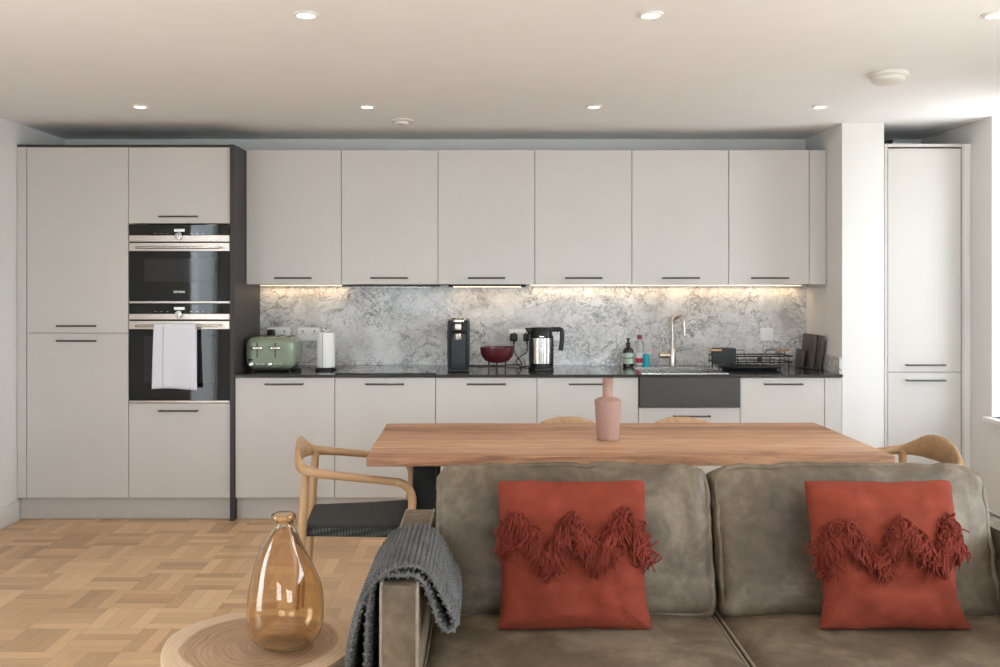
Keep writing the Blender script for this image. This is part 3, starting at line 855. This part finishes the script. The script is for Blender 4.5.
# clear bottle
t = thing('washing_up_bottle', (.998, 5.93, WT), 'clear bottle with dark red cap right of the brown pump bottle', 'bottle')
b = MB(); b.lathe([(.022, .0005), (.025, .004), (.026, .06), (.024, .10), (.0255, .135), (.018, .160), (.012, .168), (.012, .176)], seg=28); b.build('bottle', 'clear_plastic', t)
b = MB(); b.lathe([(.0262, .012), (.0266, .088)], seg=28, capb=False, capt=False); b.build('front_label', 'label_white', t)
b = MB(); b.lathe([(.0268, .025), (.0269, .055)], seg=28, capb=False, capt=False); b.build('label_band', 'label_red', t)
b = MB(); b.lathe([(.016, .1765), (.0165, .20), (.013, .203)], seg=20); b.build('cap', 'cap_red', t)
# teal tumbler, brush
t = thing('cleaning_tumbler', (1.027, 5.865, WT), 'small bright teal tumbler between the clear bottle and the tap', 'cup')
b = MB(); b.lathe([(.018, .0005), (.021, .003), (.0215, .082), (.019, .083), (.0185, .010)], seg=28); b.build('cup', 'teal', t)
t = thing('washing_up_brush', (1.027, 5.865, WT + .014), 'small brush with pink bristles leaning out of the teal tumbler', 'brush')
b = MB(); b.tube([(0, 0, 0), (.022, 0, .075), (.036, 0, .088)], .0035, 8); b.build('handle', 'label_white', t)
b = MB()
for k in range(60):
    a = random.random() * 2 * PI; r = random.random() * .010; x, z = .036 + .4 * r, .088
    b.tube([(.032 + r * math.cos(a) * .5, r * math.sin(a), .086), (.052 + r * math.cos(a), r * math.sin(a) * 1.4, .090 + r * math.cos(a))], .0008, 4)
b.build('bristles', 'pink_bristle', t)

# dish rack + tray
t = thing('drip_tray', (1.645, 5.72, WT), 'dark oval tray under the wire dish rack', 'tray')
b = MB(); b.lathe([(.12, .0008), (.17, .003), (.20, .022), (.205, .022), (.175, .0075), (.12, .005), (.002, .005)], seg=40, sy=.62)
b.build('tray', 'grey_plastic', t)
t = thing('dish_rack', (1.660, 5.765, WT), 'black wire dish rack with wooden handles right of the sink', 'dish rack')
wx, wy = .232, .085
for z in (.048, .085):
    b = MB(); b.tube(cr([(-wx, -wy, z), (wx, -wy, z), (wx + .01, -wy + .01, z), (wx, wy, z), (-wx, wy, z), (-wx - .01, wy - .01, z)], 1, True), .004, 8, True); b.build('wire_rail', 'black_plastic', t)
for k in range(9):
    x = -.2 + .05 * k
    b = MB(); b.tube([(x, -wy, .048), (x, -wy * .9, .030), (x, wy * .9, .030), (x, wy, .048)], .0022, 6); b.build('floor_wire', 'black_plastic', t)
for x in (-.235, -.10, .10, .215):
    for sy in (-1, 1):
        b = MB(); b.tube([(x, sy * wy, .026), (x, sy * wy, .085)], .003, 6); b.build('upright_wire', 'black_plastic', t)
for (xa, xb) in ((-.14, -.06), (.075, .19)):
    b = MB(); b.tube([(xa, -wy, .085), (xa, -wy, .124), (xb, -wy, .124), (xb, -wy, .085)], .003, 8); b.build('side_loop', 'black_plastic', t)
b = MB(); b.cyl((-wy, .124), .0065, .130, .215, 12, axis='x'); b.build('grip', 'handle_wood', t)
b = MB(); b.rbox((.035, -wy - .002, .066), (.014, .006, .014), .003, 4); b.build('clip', 'black_plastic', t)
for (x, y) in ((-.215, -.083), (.215, -.083), (-.215, .083), (.215, .083)):
    b = MB(); b.cyl((x, y), .004, .0008, .050, 8); b.build('foot', 'black_plastic', t)
t = thing('utensil_caddy', (1.478, 5.700, WT + .036), 'black caddy of utensils hooked in the left of the dish rack', 'caddy')
b = MB(); b.rbox((0, 0, .050), (.072, .028, .050), .006, 6); b.build('holder', 'black_matte', t)
for z in (.030, .060):
    b = MB(); b.box(-.0725, .0725, -.0295, -.0285, z, z + .004); b.build('groove', 'grey_plastic', t)
b = MB(); b.cyl((-.031, .088), .0075, -.098, -.02, 12, axis='x'); b.build('wooden_handle', 'handle_wood', t)

# boards leaning on the pillar
def board(x, y, L, h, th, lean, rz, label):
    t = MB(); t.box(-th / 2, th / 2, -L / 2, L / 2, 0, h, .003)
    o = t.build('chopping_board', 'slate', None, (x, y, WT + .004)); o.rotation_euler = (0, R(lean), R(rz))
    tag(o, label, 'board')
board(2.034, 5.815, .20, .213, .014, 6, 2, 'large dark slate board leaning against the pillar, in front of its twin')
board(2.054, 5.745, .20, .211, .014, 6, 2, 'large dark slate board nearest the pillar, behind the other one')
board(2.000, 5.86, .12, .112, .014, 6, 2, 'small dark slate board in front of the two large ones')

# ------------------------------------------------------------------ ceiling fittings
def downlight(px, x, y, lab):
    t = thing('downlight', (x, y, CEIL), lab, 'ceiling light', 'recessed ceiling downlights')
    b = MB(); b.lathe([(.030, -.0005), (.044, -.0005), (.045, -.004), (.034, -.009), (.030, -.006)], seg=32, capb=False, capt=False); b.build('trim_ring', 'white_trim', t)
    b = MB(); b.cyl((0, 0), .0305, -.005, -.001, 28); o = b.build('lens', 'lamp_glow', t); o['label'] = 'glowing round lens'
    la = bpy.data.lights.new('downlight_lamp', 'SPOT'); la.energy = 14; la.color = (1, .80, .60); la.spot_size = R(100); la.spot_blend = .8; la.shadow_soft_size = .03
    lo = bpy.data.objects.new('downlight_lamp', la); COL.objects.link(lo); lo.parent = t; lo.location = (0, 0, -.012)
row2 = [(-1.837, 'small round downlight above the tall ovens, farthest left'), (-.628, 'round downlight in the far row left of the small ceiling sensor'), (.58, 'round downlight in the far row above the soap bottles'), (1.784, 'round downlight in the far row beside the white pillar')]
for x, l in row2: downlight(0, x, 4.9, l)
row1 = [(-.626, 'nearest-left round downlight at the top of the view'), (.58, 'round downlight in the near row, top middle of the view'), (1.786, 'round downlight cut by the top right corner of the view')]
for x, l in row1: downlight(0, x, 3.217, l)
t = thing('smoke_detector', (1.81, 4.13, CEIL), 'white round smoke detector on the ceiling near the pillar', 'smoke detector')
b = MB(); b.lathe([(.085, -.0005), (.085, -.012), (.078, -.018)], seg=36); b.build('base', 'detector_white', t)
b = MB(); b.lathe([(.072, -.0185), (.072, -.034), (.060, -.043), (.01, -.046)], seg=36); b.build('cover', 'detector_white', t)
t = thing('ceiling_sensor', (-.48, 5.32, CEIL), 'small flat white sensor on the ceiling above the hob', 'sensor')
b = MB(); b.lathe([(.065, -.0005), (.065, -.008), (.058, -.012)], seg=36); b.build('base', 'detector_white', t)
b = MB(); b.lathe([(.040, -.0125), (.036, -.026), (.01, -.028)], seg=30); b.build('cap', 'detector_white', t)

# ------------------------------------------------------------------ dining table
TX, TY = .548, 3.887
t = thing('dining_table', (TX, TY, 0), 'long acacia wood dining table on black steel legs behind the sofa', 'table', rz=R(.8))
b = MB()
def topmesh(b):
    nx = 80; hx, hy = 1.0, .407; top = []; bot = []
    ring = []
    for i in range(nx): ring.append((-hx + 2 * hx * i / nx, -hy))
    for i in range(20): ring.append((hx, -hy + 2 * hy * i / 20))
    for i in range(nx): ring.append((hx - 2 * hx * i / nx, hy))
    for i in range(20): ring.append((-hx, hy - 2 * hy * i / 20))
    def off(x, y):
        n = noise.noise(Vector((x * 3.1, y * 2, 1.3))) * .006
        return (x + (n if abs(x) > .99 else 0), y + (math.copysign(1, y) * n if abs(y) > .39 else 0))
    levels = [(0, .712, -.004), (0, .7155, 0), (0, .7465, 0), (0, .750, -.0035)]
    rings = []
    for (_, z, d) in levels:
        rr = []
        for (x, y) in ring:
            X, Y = off(x, y); k = 1 + d / .42
            rr.append(b.bm.verts.new((X + math.copysign(abs(d), -X) if d else X, Y + math.copysign(abs(d), -Y) if d else Y, z)))
        rings.append(rr)
    n = len(ring)
    for a, c in zip(rings, rings[1:]):
        for k in range(n): b.bm.faces.new((a[k], a[(k + 1) % n], c[(k + 1) % n], c[k]))
    b.bm.faces.new(rings[0][::-1]); b.bm.faces.new(rings[-1])
topmesh(b); b.build('tabletop', 'acacia', t)
for sx in (-1, 1):
    x0, x1 = (sx * .79 - .045, sx * .79 + .045)
    L = P
    for (y0, y1) in ((-.25, -.19), (.235, .295)):
        b = MB(); b.box(x0, x1, y0, y1, .016, .700, .002); b.build('leg', 'table_steel', t)
    b = MB(); b.box(x0, x1, -.30, .34, .001, .0155, .002); b.build('foot_bar', 'table_steel', t)
    b = MB(); b.box(x0, x1, -.30, .34, .7005, .7115, .002); b.build('top_plate', 'table_steel', t)

# pink vase on it
t = thing('bottle_vase', (.513, 3.84, .7505), 'matte dusty pink bottle-shaped vase standing on the dining table', 'vase')
b = MB(); b.lathe([(.040, 0), (.045, .002), (.0465, .02), (.0560, .160), (.0552, .165), (.040, .174), (.0250, .179), (.0225, .182), (.0225, .250), (.0245, .2535), (.0245, .256), (.019, .256), (.0175, .19)], seg=44); b.build('body', 'vase_pink', t)

# ------------------------------------------------------------------ chairs
def make_chair(loc, rz, label):
    t = thing('dining_chair', loc, label, 'chair', 'oak armchairs around the dining table', R(rz))
    # rail + backrest
    half = [(.150, -.245, .628, .016, .015), (.08, -.250, .638, .016, .015), (.0, -.250, .648, .016, .015), (-.08, -.248, .657, .016, .016), (-.155, -.238, .666, .016, .018),
            (-.210, -.205, .676, .015, .022), (-.236, -.145, .694, .0125, .036), (-.246, -.075, .710, .0115, .050), (-.248, 0, .715, .0115, .054)]
    full = half + [(x, -y, z, a, c) for (x, y, z, a, c) in half[-2::-1]]
    P3 = cr([(q[0], q[1], q[2]) for q in full], 5)
    aw = cr([(q[3], q[4], 0) for q in full], 5)
    b = MB(); b.sweep(P3, [q.x for q in aw], [q.y for q in aw], 16, power=.9)
    r = b.build('armrest_and_backrest', 'rail_oak', t)
    for sy in (-1, 1):
        b = MB()
        pts = cr([(.145, sy * .245, .629), (.178, sy * .245, .620), (.205, sy * .244, .595), (.216, sy * .242, .555), (.212, sy * .240, .50), (.205, sy * .238, .42), (.200, sy * .238, .2), (.205, sy * .24, .001)], 5)
        n = len(pts); b.sweep(pts, [.016 if i < n * .6 else .0165 - .004 * (i - n * .6) / (n * .4) for i in range(n)], None, 14, up=(0, 1, 0)); b.build('front_leg', 'chair_oak', t)
        b = MB(); pts = cr([(-.200, sy * .200, .672), (-.214, sy * .198, .45), (-.228, sy * .198, .22), (-.245, sy * .20, .001)], 5)
        n = len(pts); b.sweep(pts, [.0175 - .004 * abs(i / (n - 1) - .35) for i in range(n)], None, 14, up=(0, 1, 0)); b.build('rear_leg', 'chair_oak', t)
        b = MB(); b.tube([(-.195, sy * .150, .428), (.2, sy * .200, .428)], .011, 10); b.build('seat_rail', 'chair_oak', t)
    # woven seat
    b = MB(); n = 28; T = []; Bt = []
    for j in range(n + 1):
        u = -1 + 2 * j / n; rt = []; rb = []
        for i in range(n + 1):
            v = -1 + 2 * i / n
            x = -.003 + .203 * v; hw = .212 + .026 * v
            dip = -.014 * (1 - u * u) * (1 - v * v)
            ed = -.010 * max(abs(u), abs(v)) ** 14
            rt.append(b.bm.verts.new((x, u * hw, .452 + dip + ed))); rb.append(b.bm.verts.new((x, u * hw, .408)))
        T.append(rt); Bt.append(rb)
    for j in range(n):
        for i in range(n):
            b.bm.faces.new((T[j][i], T[j][i + 1], T[j + 1][i + 1], T[j + 1][i])); b.bm.faces.new((Bt[j][i], Bt[j + 1][i], Bt[j + 1][i + 1], Bt[j][i + 1]))
    for k in range(n):
        for (a, c) in (((0, k), (0, k + 1)), ((n, k + 1), (n, k)), ((k + 1, 0), (k, 0)), ((k, n), (k + 1, n))):
            b.bm.faces.new((T[a[0]][a[1]], T[c[0]][c[1]], Bt[c[0]][c[1]], Bt[a[0]][a[1]]))
    s = b.build('seat', 'black_cord', t, angle=60); s['label'] = 'black woven cord seat'
    return t
ch = make_chair((-.52, 3.82, 0), 5, 'oak armchair with black woven seat at the left end of the table')
for (loc, rz, lab) in (((1.640, 3.80, 0), 185, 'oak armchair at the right end of the table, backrest showing above the sofa'),
                       ((.390, 4.12, 0), -90, 'oak armchair tucked in behind the table, left of the pair whose curved tops show'),
                       ((.932, 4.12, 0), -90, 'oak armchair tucked in behind the table in front of the sink, right of the pair')):
    c = copy_tree(ch); c.location = loc; c.rotation_euler.z = R(rz); c['label'] = lab

# ------------------------------------------------------------------ sofa
t = thing('sofa', (.672, 2.6, 0), 'taupe brown leather two-seat sofa seen from the front', 'sofa')
def LB(x0, x1, y0, y1, z0, z1, r, n=14, fn=None, name='part', mat='taupe_leather', par=None):
    b = MB(); c = ((x0 + x1) / 2 - .672, (y0 + y1) / 2 - 2.6, (z0 + z1) / 2); h = ((x1 - x0) / 2, (y1 - y0) / 2, (z1 - z0) / 2)
    b.rbox(c, h, r, n, fn); return b.build(name, mat, par or t, angle=70)
def wr(s, seed, amp, f=4.0):
    return noise.fractal(Vector((s[0] * f + seed, s[1] * f, s[2] * f)), 1.0, 2.0, 3) * amp
LB(-.155, 1.499, 2.24, 2.96, .13, .315, .02, name='base_frame')
LB(-.155, 1.499, 2.875, 2.972, .13, .665, .02, name='back_frame')
arms = []
for (x0, x1) in ((-.255, -.160), (1.504, 1.600)):
    a = LB(x0, x1, 2.217, 2.972, .13, .678, .014, 16, lambda x, y, z: (.004 * x * (1 - z * z), 0, .002 * wr((x, y, z), 3, 1)), name='arm'); arms.append(a)
    for xe in (x0 + .004, x1 - .004):
        X = xe - .672
        b = MB(); pts = [(X, -.381, .14)] + [(X, -.381, .14 + .05 * k) for k in range(1, 10)] + [(X, -.379, .660), (X, -.370, .673), (X, -.355, .678)] + [(X, -.34 + .05 * k, .678) for k in range(0, 14)] + [(X, .355, .676), (X, .366, .668)]
        b.tube(pts, .0042, 8); b.build('piping', 'leather_piping', a)
def cushion(x0, x1, seed, kind):
    w = (x1 - x0) / 2; cx = (x0 + x1) / 2 - .672
    if kind == 'seat':
        hy, hz, r = .29, .082, .035; c = (cx, 2.478 - 2.6, .366)
        def fn(x, y, z):
            if z > 0: return (0, 0, .016 * (1 - x * x) * (1 - y * y) + .004 * wr((x * 1.3, y, z), seed, 1, 2.2))
            return (0, 0, 0)
        b = MB(); b.rbox(c, (w, hy, hz), r, 26, fn); o = b.build('seat_cushion', 'taupe_leather', t, angle=80)
        zt = hz - .012
        for z in (zt,):
            b = MB(); e = .006
            pts = cr([(cx + sx * (w - e), c[1] + sy * (hy - e), c[2] + z) for sx, sy in ((-1, -1), (0, -1), (1, -1), (1, 0), (1, 1), (0, 1), (-1, 1), (-1, 0))], 1, True)
            p2 = []
            for i in range(len(pts)):
                A, B = pts[i], pts[(i + 1) % len(pts)]
                for k in range(8): p2.append(A.lerp(B, k / 8))
            b.tube(p2, .0045, 8, True); b.build('piping', 'leather_piping', o)
        return o
    # back cushion, tilted
    hx, hy, hz, r = w, .092, .218, .040
    def fn(x, y, z):
        edge = (1 - x ** 4) * (1 - z ** 4)
        top = max(0, z) ** 3
        return (.006 * wr((x, y, z), seed + 5, 1), (.024 * edge * y if y < 0 else .012 * edge * y) + .012 * wr((x * 1.5, y, z * 1.2), seed, 1, 1.6) * (1 if y < 0 else .3),
                top * (.010 * wr((x * 3, 0, 0), seed + 9, 1, 2.0) - .008 * abs(x) ** 8) + .01 * top * (1 - x * x))
    b = MB(); b.rbox((0, 0, 0), (hx, hy, hz), r, 34, fn)
    o = b.build('back_cushion', 'taupe_leather', t, (cx, 2.775 - 2.6, .628), angle=80)
    o.rotation_euler = (R(-16), 0, 0)
    for ysg in (-1, 1):
        pts = []
        ex, ez = hx - .012, hz - .012; rc = .05
        for (qx, qz, a0) in ((1, 1, 0), (-1, 1, 90), (-1, -1, 180), (1, -1, 270)):
            for k in range(7):
                a = R(a0 + 15 * k); pts.append(Vector((qx * (ex - rc) + rc * math.cos(a), 0, qz * (ez - rc) + rc * math.sin(a))))
        p2 = []
        for i in range(len(pts)):
            A, B = pts[i], pts[(i + 1) % len(pts)]; m = max(1, int((B - A).length / .03))
            for k in range(m): p2.append(A.lerp(B, k / m))
        p3 = []
        for p in p2:
            x, z = p.x / hx, p.z / hz; top = max(0, z) ** 3
            f = fn(max(-1, min(1, x)), ysg * .75, max(-1, min(1, z)))
            p3.append((p.x + f[0], ysg * (hy - .012), p.z + f[2] + .003 * top))
        b = MB(); b.sweep(p3, .0075, .004, 8, up=(0, 1, 0), closed=True); b.build('seam_flange', 'taupe_leather', o)
    return o
cushion(-.157, .670, 1, 'seat'); cushion(.674, 1.501, 14, 'seat')
cushion(-.145, .671, 21, 'back'); cushion(.677, 1.493, 37, 'back')
for x in (-.80, .80):
    for y in (-.30, .32):
        b = MB(); b.cyl((x, y), .022, .001, .131, 14, .028); b.build('leg', 'table_steel', t)

# ------------------------------------------------------------------ pillows
def pillow(loc, W_, H_, T_, shear, zig, seed, lean, label, sidebulge):
    t = thing('throw_pillow', loc, label, 'pillow', 'terracotta fringed pillows on the sofa'); rnd = random.Random(seed)
    n = 56
    def pos(u, v, sg):
        # u -1..1 left-right, v -1..1 bottom-top
        th = T_ * (max(0, 1 - u ** 4) ** .55) * (max(0, 1 - v ** 4) ** .55) * (1 - .12 * v); cn = (abs(u) * abs(v)) ** 10
        x = u * W_ * (1 - .045 * (1 - v * v) * abs(u) - .012 * (v + 1) / 2)
        z = v * H_ * (1 - .025 * (1 - u * u))
        if v < 0: x += sidebulge * math.copysign(1, u) * abs(u) ** 3 * math.sin(min(1, -v * 1.0) * PI) * -1 * (1 if u > 0 else .6)
        x += shear * -v
        w = noise.fractal(Vector((u * 1.7 + seed, v * 2.1, 0)), 1, 2, 3)
        w2 = noise.noise(Vector((u * .9 + seed * 2, v * 5.5, 3)))
        th2 = th * (1 + .22 * w + .14 * w2); x *= 1 - .022 * cn; z *= 1 - .022 * cn
        z += .004 * noise.noise(Vector((u * 3, seed, v)))*abs(v)
        return Vector((x, sg * th2 - .004 * w * (1 if sg < 0 else 0), z))
    b = MB(); F = {}; Bk = {}
    for j in range(n + 1):
        for i in range(n + 1):
            u, v = math.sin((-1 + 2 * i / n) * PI / 2), math.sin((-1 + 2 * j / n) * PI / 2)
            F[i, j] = b.bm.verts.new(pos(u, v, -1))
            Bk[i, j] = F[i, j] if i in (0, n) or j in (0, n) else b.bm.verts.new(pos(u, v, 1))
    for j in range(n):
        for i in range(n):
            b.bm.faces.new((F[i, j], F[i + 1, j], F[i + 1, j + 1], F[i, j + 1]))
            b.bm.faces.new((Bk[i, j], Bk[i, j + 1], Bk[i + 1, j + 1], Bk[i + 1, j]))
    c = b.build('cover', 'terracotta', t, (0, 0, H_), angle=80); c.rotation_euler.x = R(lean)
    # fringe along a zigzag
    b = MB()
    segs = [(zig[i], zig[i + 1]) for i in range(len(zig) - 1)]
    lens = [math.hypot((q[0] - p[0]) * W_, (q[1] - p[1]) * H_) for p, q in segs]; tot = sum(lens)
    N = 820
    for k in range(N):
        s = (k + rnd.random()) / N * tot; i = 0
        while s > lens[i] and i < len(lens) - 1: s -= lens[i]; i += 1
        f = s / lens[i]; p, q = segs[i]
        u = p[0] + (q[0] - p[0]) * f + rnd.gauss(0, .012); v = p[1] + (q[1] - p[1]) * f + rnd.gauss(0, .02)
        edge = abs(u) > .9; u = max(-.995, min(.995, u))
        L = rnd.uniform(.045, .088); sway = rnd.gauss(0, .012) + (math.copysign(.002, u) if edge else 0); curl = rnd.gauss(0, .022); ph = rnd.random() * 6
        out = rnd.uniform(.002, .028); pts = []
        for m in range(7):
            w = m / 6
            uu = u + (sway * w + curl * math.sin(w * PI * 1.6 + ph) * .6) / W_
            vv = v - L * w / H_ + (.16 * math.sin(w * PI) * .10 if m < 3 else 0)
            base = pos(max(-1, min(1, uu)), max(-1, min(1, vv)), -1)
            if abs(uu) > 1: base.x += (abs(uu) - 1) * W_ * math.copysign(1, uu)
            pts.append(base + Vector((0, -out * math.sin(min(1, w * 1.5) * PI * .6) - .0025 - .003 * rnd.random(), 0)))
        b.tube(pts, rnd.uniform(.0018, .0027), 5)
    fr = b.build('fringe', 'terracotta_yarn', c); fr['label'] = 'zigzag of loose hanging yarn fringe'
    return t
pillow((.2455, 2.560, .4515), .2135, .201, .062, 0.0, [(-1, .28), (-.80, .56), (-.62, .40), (-.40, .04), (-.20, .30), (-.05, .56), (.10, .36), (.30, .06), (.48, .34), (.68, .60), (.85, .40), (1, .15)], 3, -16, 'terracotta fringed cushion on the left half of the sofa', .010)
pillow((1.116, 2.560, .4515), .213, .201, .062, .002, [(-1, .02), (-.82, .38), (-.62, .46), (-.45, .25), (-.20, -.02), (.0, .34), (.12, .50), (.30, .25), (.55, .04), (.70, .30), (.80, .50), (.90, .35), (1, .18)], 11, -16, 'terracotta fringed cushion on the right half of the sofa, slumped slightly to the right', .032)

# ------------------------------------------------------------------ throw over the arm
def throw():
    out = [(-.326, .22), (-.328, .36), (-.333, .47), (-.310, .60), (-.278, .665), (-.240, .703), (-.198, .717), (-.158, .712), (-.128, .686), (-.102, .640), (-.080, .598), (-.073, .572), (-.088, .558), (-.108, .572), (-.124, .612), (-.140, .655), (-.165, .690), (-.205, .694), (-.248, .691), (-.272, .672), (-.283, .60), (-.288, .47), (-.290, .34), (-.292, .24)]
    path = cr([(x, 0, z) for x, z in out], 14)
    # resample evenly
    L = [0]
    for a, c in zip(path, path[1:]): L.append(L[-1] + (c - a).length)
    tot = L[-1]; step = .0024; nu = int(tot / step); P2 = []
    j = 0
    for i in range(nu + 1):
        s = tot * i / nu
        while j < len(L) - 2 and L[j + 1] < s: j += 1
        P2.append(path[j].lerp(path[j + 1], (s - L[j]) / max(1e-9, L[j + 1] - L[j])))
    b = MB(); y0, y1 = 2.236, 2.625; nv = int((y1 - y0) / .0024); rows = []
    for sgn in (1, -1):
        grid = []
        for i, p in enumerate(P2):
            tg = (P2[min(i + 1, nu)] - P2[max(i - 1, 0)]).normalized(); nrm = Vector((-tg.z, 0, tg.x)) * sgn
            row = []
            for jv in range(nv + 1):
                v = jv / nv; s = tot * i / nu; yy = y0 + (y1 - y0) * v
                a = abs(math.sin(PI * s / .0120)); c2 = abs(math.sin(PI * yy / .023 + (1.57 if int(s / .0120) % 2 else 0)))
                h = .0010 + .0105 * (a ** .55) * (.10 + .90 * c2 ** .55)
                edge = min(1, min(v, 1 - v) * nv / 2.0); h *= (.25 + .75 * edge)
                sag = -.012 * math.sin(v * 3.0) ** 2 * (1 if p.z > .66 else 0) * .4
                wav = noise.noise(Vector((s * 3, v * 2.2, 4))) * .007
                bow = (v - .1) * .006 * (1 if p.x < -.2 and s < tot * .5 else -.3)
                yend = yy + .006 * noise.noise(Vector((s * 9, v * 3, 9)))+ .022*v*math.sin(s*7)
                q = Vector((p.x - bow * max(0, (.72 - p.z)) * 2, yend, p.z)) + nrm * h
                q.x += wav * .6 * min(1, max(0, .70 - p.z) * 6); q.z += sag * 0
                row.append(b.bm.verts.new(q))
            grid.append(row)
        rows.append(grid)
        for i in range(nu):
            for jv in range(nv): b.bm.faces.new((grid[i][jv], grid[i + 1][jv], grid[i + 1][jv + 1], grid[i][jv + 1]))
    A, Bq = rows
    for i in range(nu):
        for jv in (0, nv): b.bm.faces.new((A[i][jv], A[i + 1][jv], Bq[i + 1][jv], Bq[i][jv]))
    for jv in range(nv):
        for i in (0, nu): b.bm.faces.new((A[i][jv], A[i][jv + 1], Bq[i][jv + 1], Bq[i][jv]))
    o = b.build('knitted_throw', 'grey_knit', angle=180); tag(o, 'chunky grey knitted throw folded over the left sofa arm', 'blanket')
throw()

# ------------------------------------------------------------------ side table and amber vase
t = thing('side_table', (-.616, 2.522, 0), 'round log-slice side table with pale bark-side rim under the amber vase', 'table')
b = MB(); seg = 72; rings = []
for (k, z) in ((.965, .372), (.995, .378), (1, .395), (1, .412), (.99, .4185), (.975, .420)):
    rr = []
    for i in range(seg):
        a = 2 * PI * i / seg; r = .266 * (1 + .018 * math.sin(3 * a + .6) + .012 * math.sin(5 * a)); rr.append(b.bm.verts.new((r * k * math.cos(a), r * k * math.sin(a), z)))
    rings.append(rr)
for a_, c_ in zip(rings, rings[1:]):
    for k in range(seg): b.bm.faces.new((a_[k], a_[(k + 1) % seg], c_[(k + 1) % seg], c_[k]))
b.bm.faces.new(rings[0][::-1]); b.bm.faces.new(rings[-1]); b.build('slab_top', 'log_slab', t)
for k in range(3):
    a = R(30 + 120 * k); b = MB(); b.tube([(.15 * math.cos(a), .15 * math.sin(a), .3715), (.21 * math.cos(a), .21 * math.sin(a), .002)], .012, 12); b.build('leg', 'table_steel', t)

t = thing('glass_vase', (-.5465, 2.495, .4208), 'amber glass bottle vase on the log-slice side table', 'vase')
raw = [(608, 490, 590), (604, 465, 622), (590, 436, 650), (565, 412, 672), (540, 400, 685), (510, 391, 691), (480, 388, 692), (440, 390, 692), (400, 393, 690), (365, 398, 684), (330, 405, 672), (295, 411, 655), (260, 418, 638), (230, 428, 622), (200, 440, 608), (175, 454, 598), (150, 470, 590), (130, 484, 582), (112, 496, 574), (100, 502, 570), (88, 500, 571), (82, 490, 577), (79, 483, 581), (70, 482, 582), (63, 485, 580), (60, 492, 574)]
pr = []; of = []
for (y, l, r) in raw:
    pr.append((max(.01, (r - l) / 2 / 1466), (608 - y) / 1466 * .962)); of.append(((l + r) / 2 - 531) / 1466 * .8)
th = .0032
inner = []; iof = []
for (p, o_) in list(zip(pr, of))[::-1]:
    if p[1] > .010: inner.append((max(.006, p[0] - th), p[1])); iof.append(o_)
inner.append((.06, .0085)); iof.append(of[1]); inner.append((.02, .006)); iof.append(of[0])
b = MB(); b.lathe(pr + inner, seg=64, offs=of + iof, capb=True, capt=True); b.build('bottle', 'amber_glass', t, angle=60)

# ------------------------------------------------------------------ daylight
w = bpy.data.worlds.new('sky'); SC.world = w; w.use_nodes = True; nt = w.node_tree; nt.nodes.clear()
o = nt.nodes.new('ShaderNodeOutputWorld'); bg = nt.nodes.new('ShaderNodeBackground'); tc = nt.nodes.new('ShaderNodeTexCoord'); sp = nt.nodes.new('ShaderNodeSeparateXYZ'); rp = nt.nodes.new('ShaderNodeValToRGB')
nt.links.new(tc.outputs['Generated'], sp.inputs[0])
mr = nt.nodes.new('ShaderNodeMapRange'); mr.inputs[1].default_value = -1; mr.inputs[2].default_value = 1
nt.links.new(sp.outputs[2], mr.inputs[0]); nt.links.new(mr.outputs[0], rp.inputs[0])
e = rp.color_ramp.elements; e[0].position = .40; e[0].color = (.66, .64, .61, 1); e[1].position = .54; e[1].color = (.82, .91, 1.0, 1)
nt.links.new(rp.outputs[0], bg.inputs[0]); bg.inputs[1].default_value = 12.5; nt.links.new(bg.outputs[0], o.inputs[0])

# ------------------------------------------------------------------ camera
cam = bpy.data.cameras.new('camera'); cam.sensor_width = 36; cam.lens = 33.12; cam.shift_x = .015; cam.shift_y = -.0515; cam.clip_start = .05
co = bpy.data.objects.new('camera', cam); COL.objects.link(co); co.location = (0, 0, EYE); co.rotation_euler = (PI / 2, 0, 0); SC.camera = co
vs = SC.view_settings; vs.view_transform = 'Standard'; vs.look = 'None'; vs.gamma = 1; vs.exposure = 0.0; vs.use_curve_mapping = False
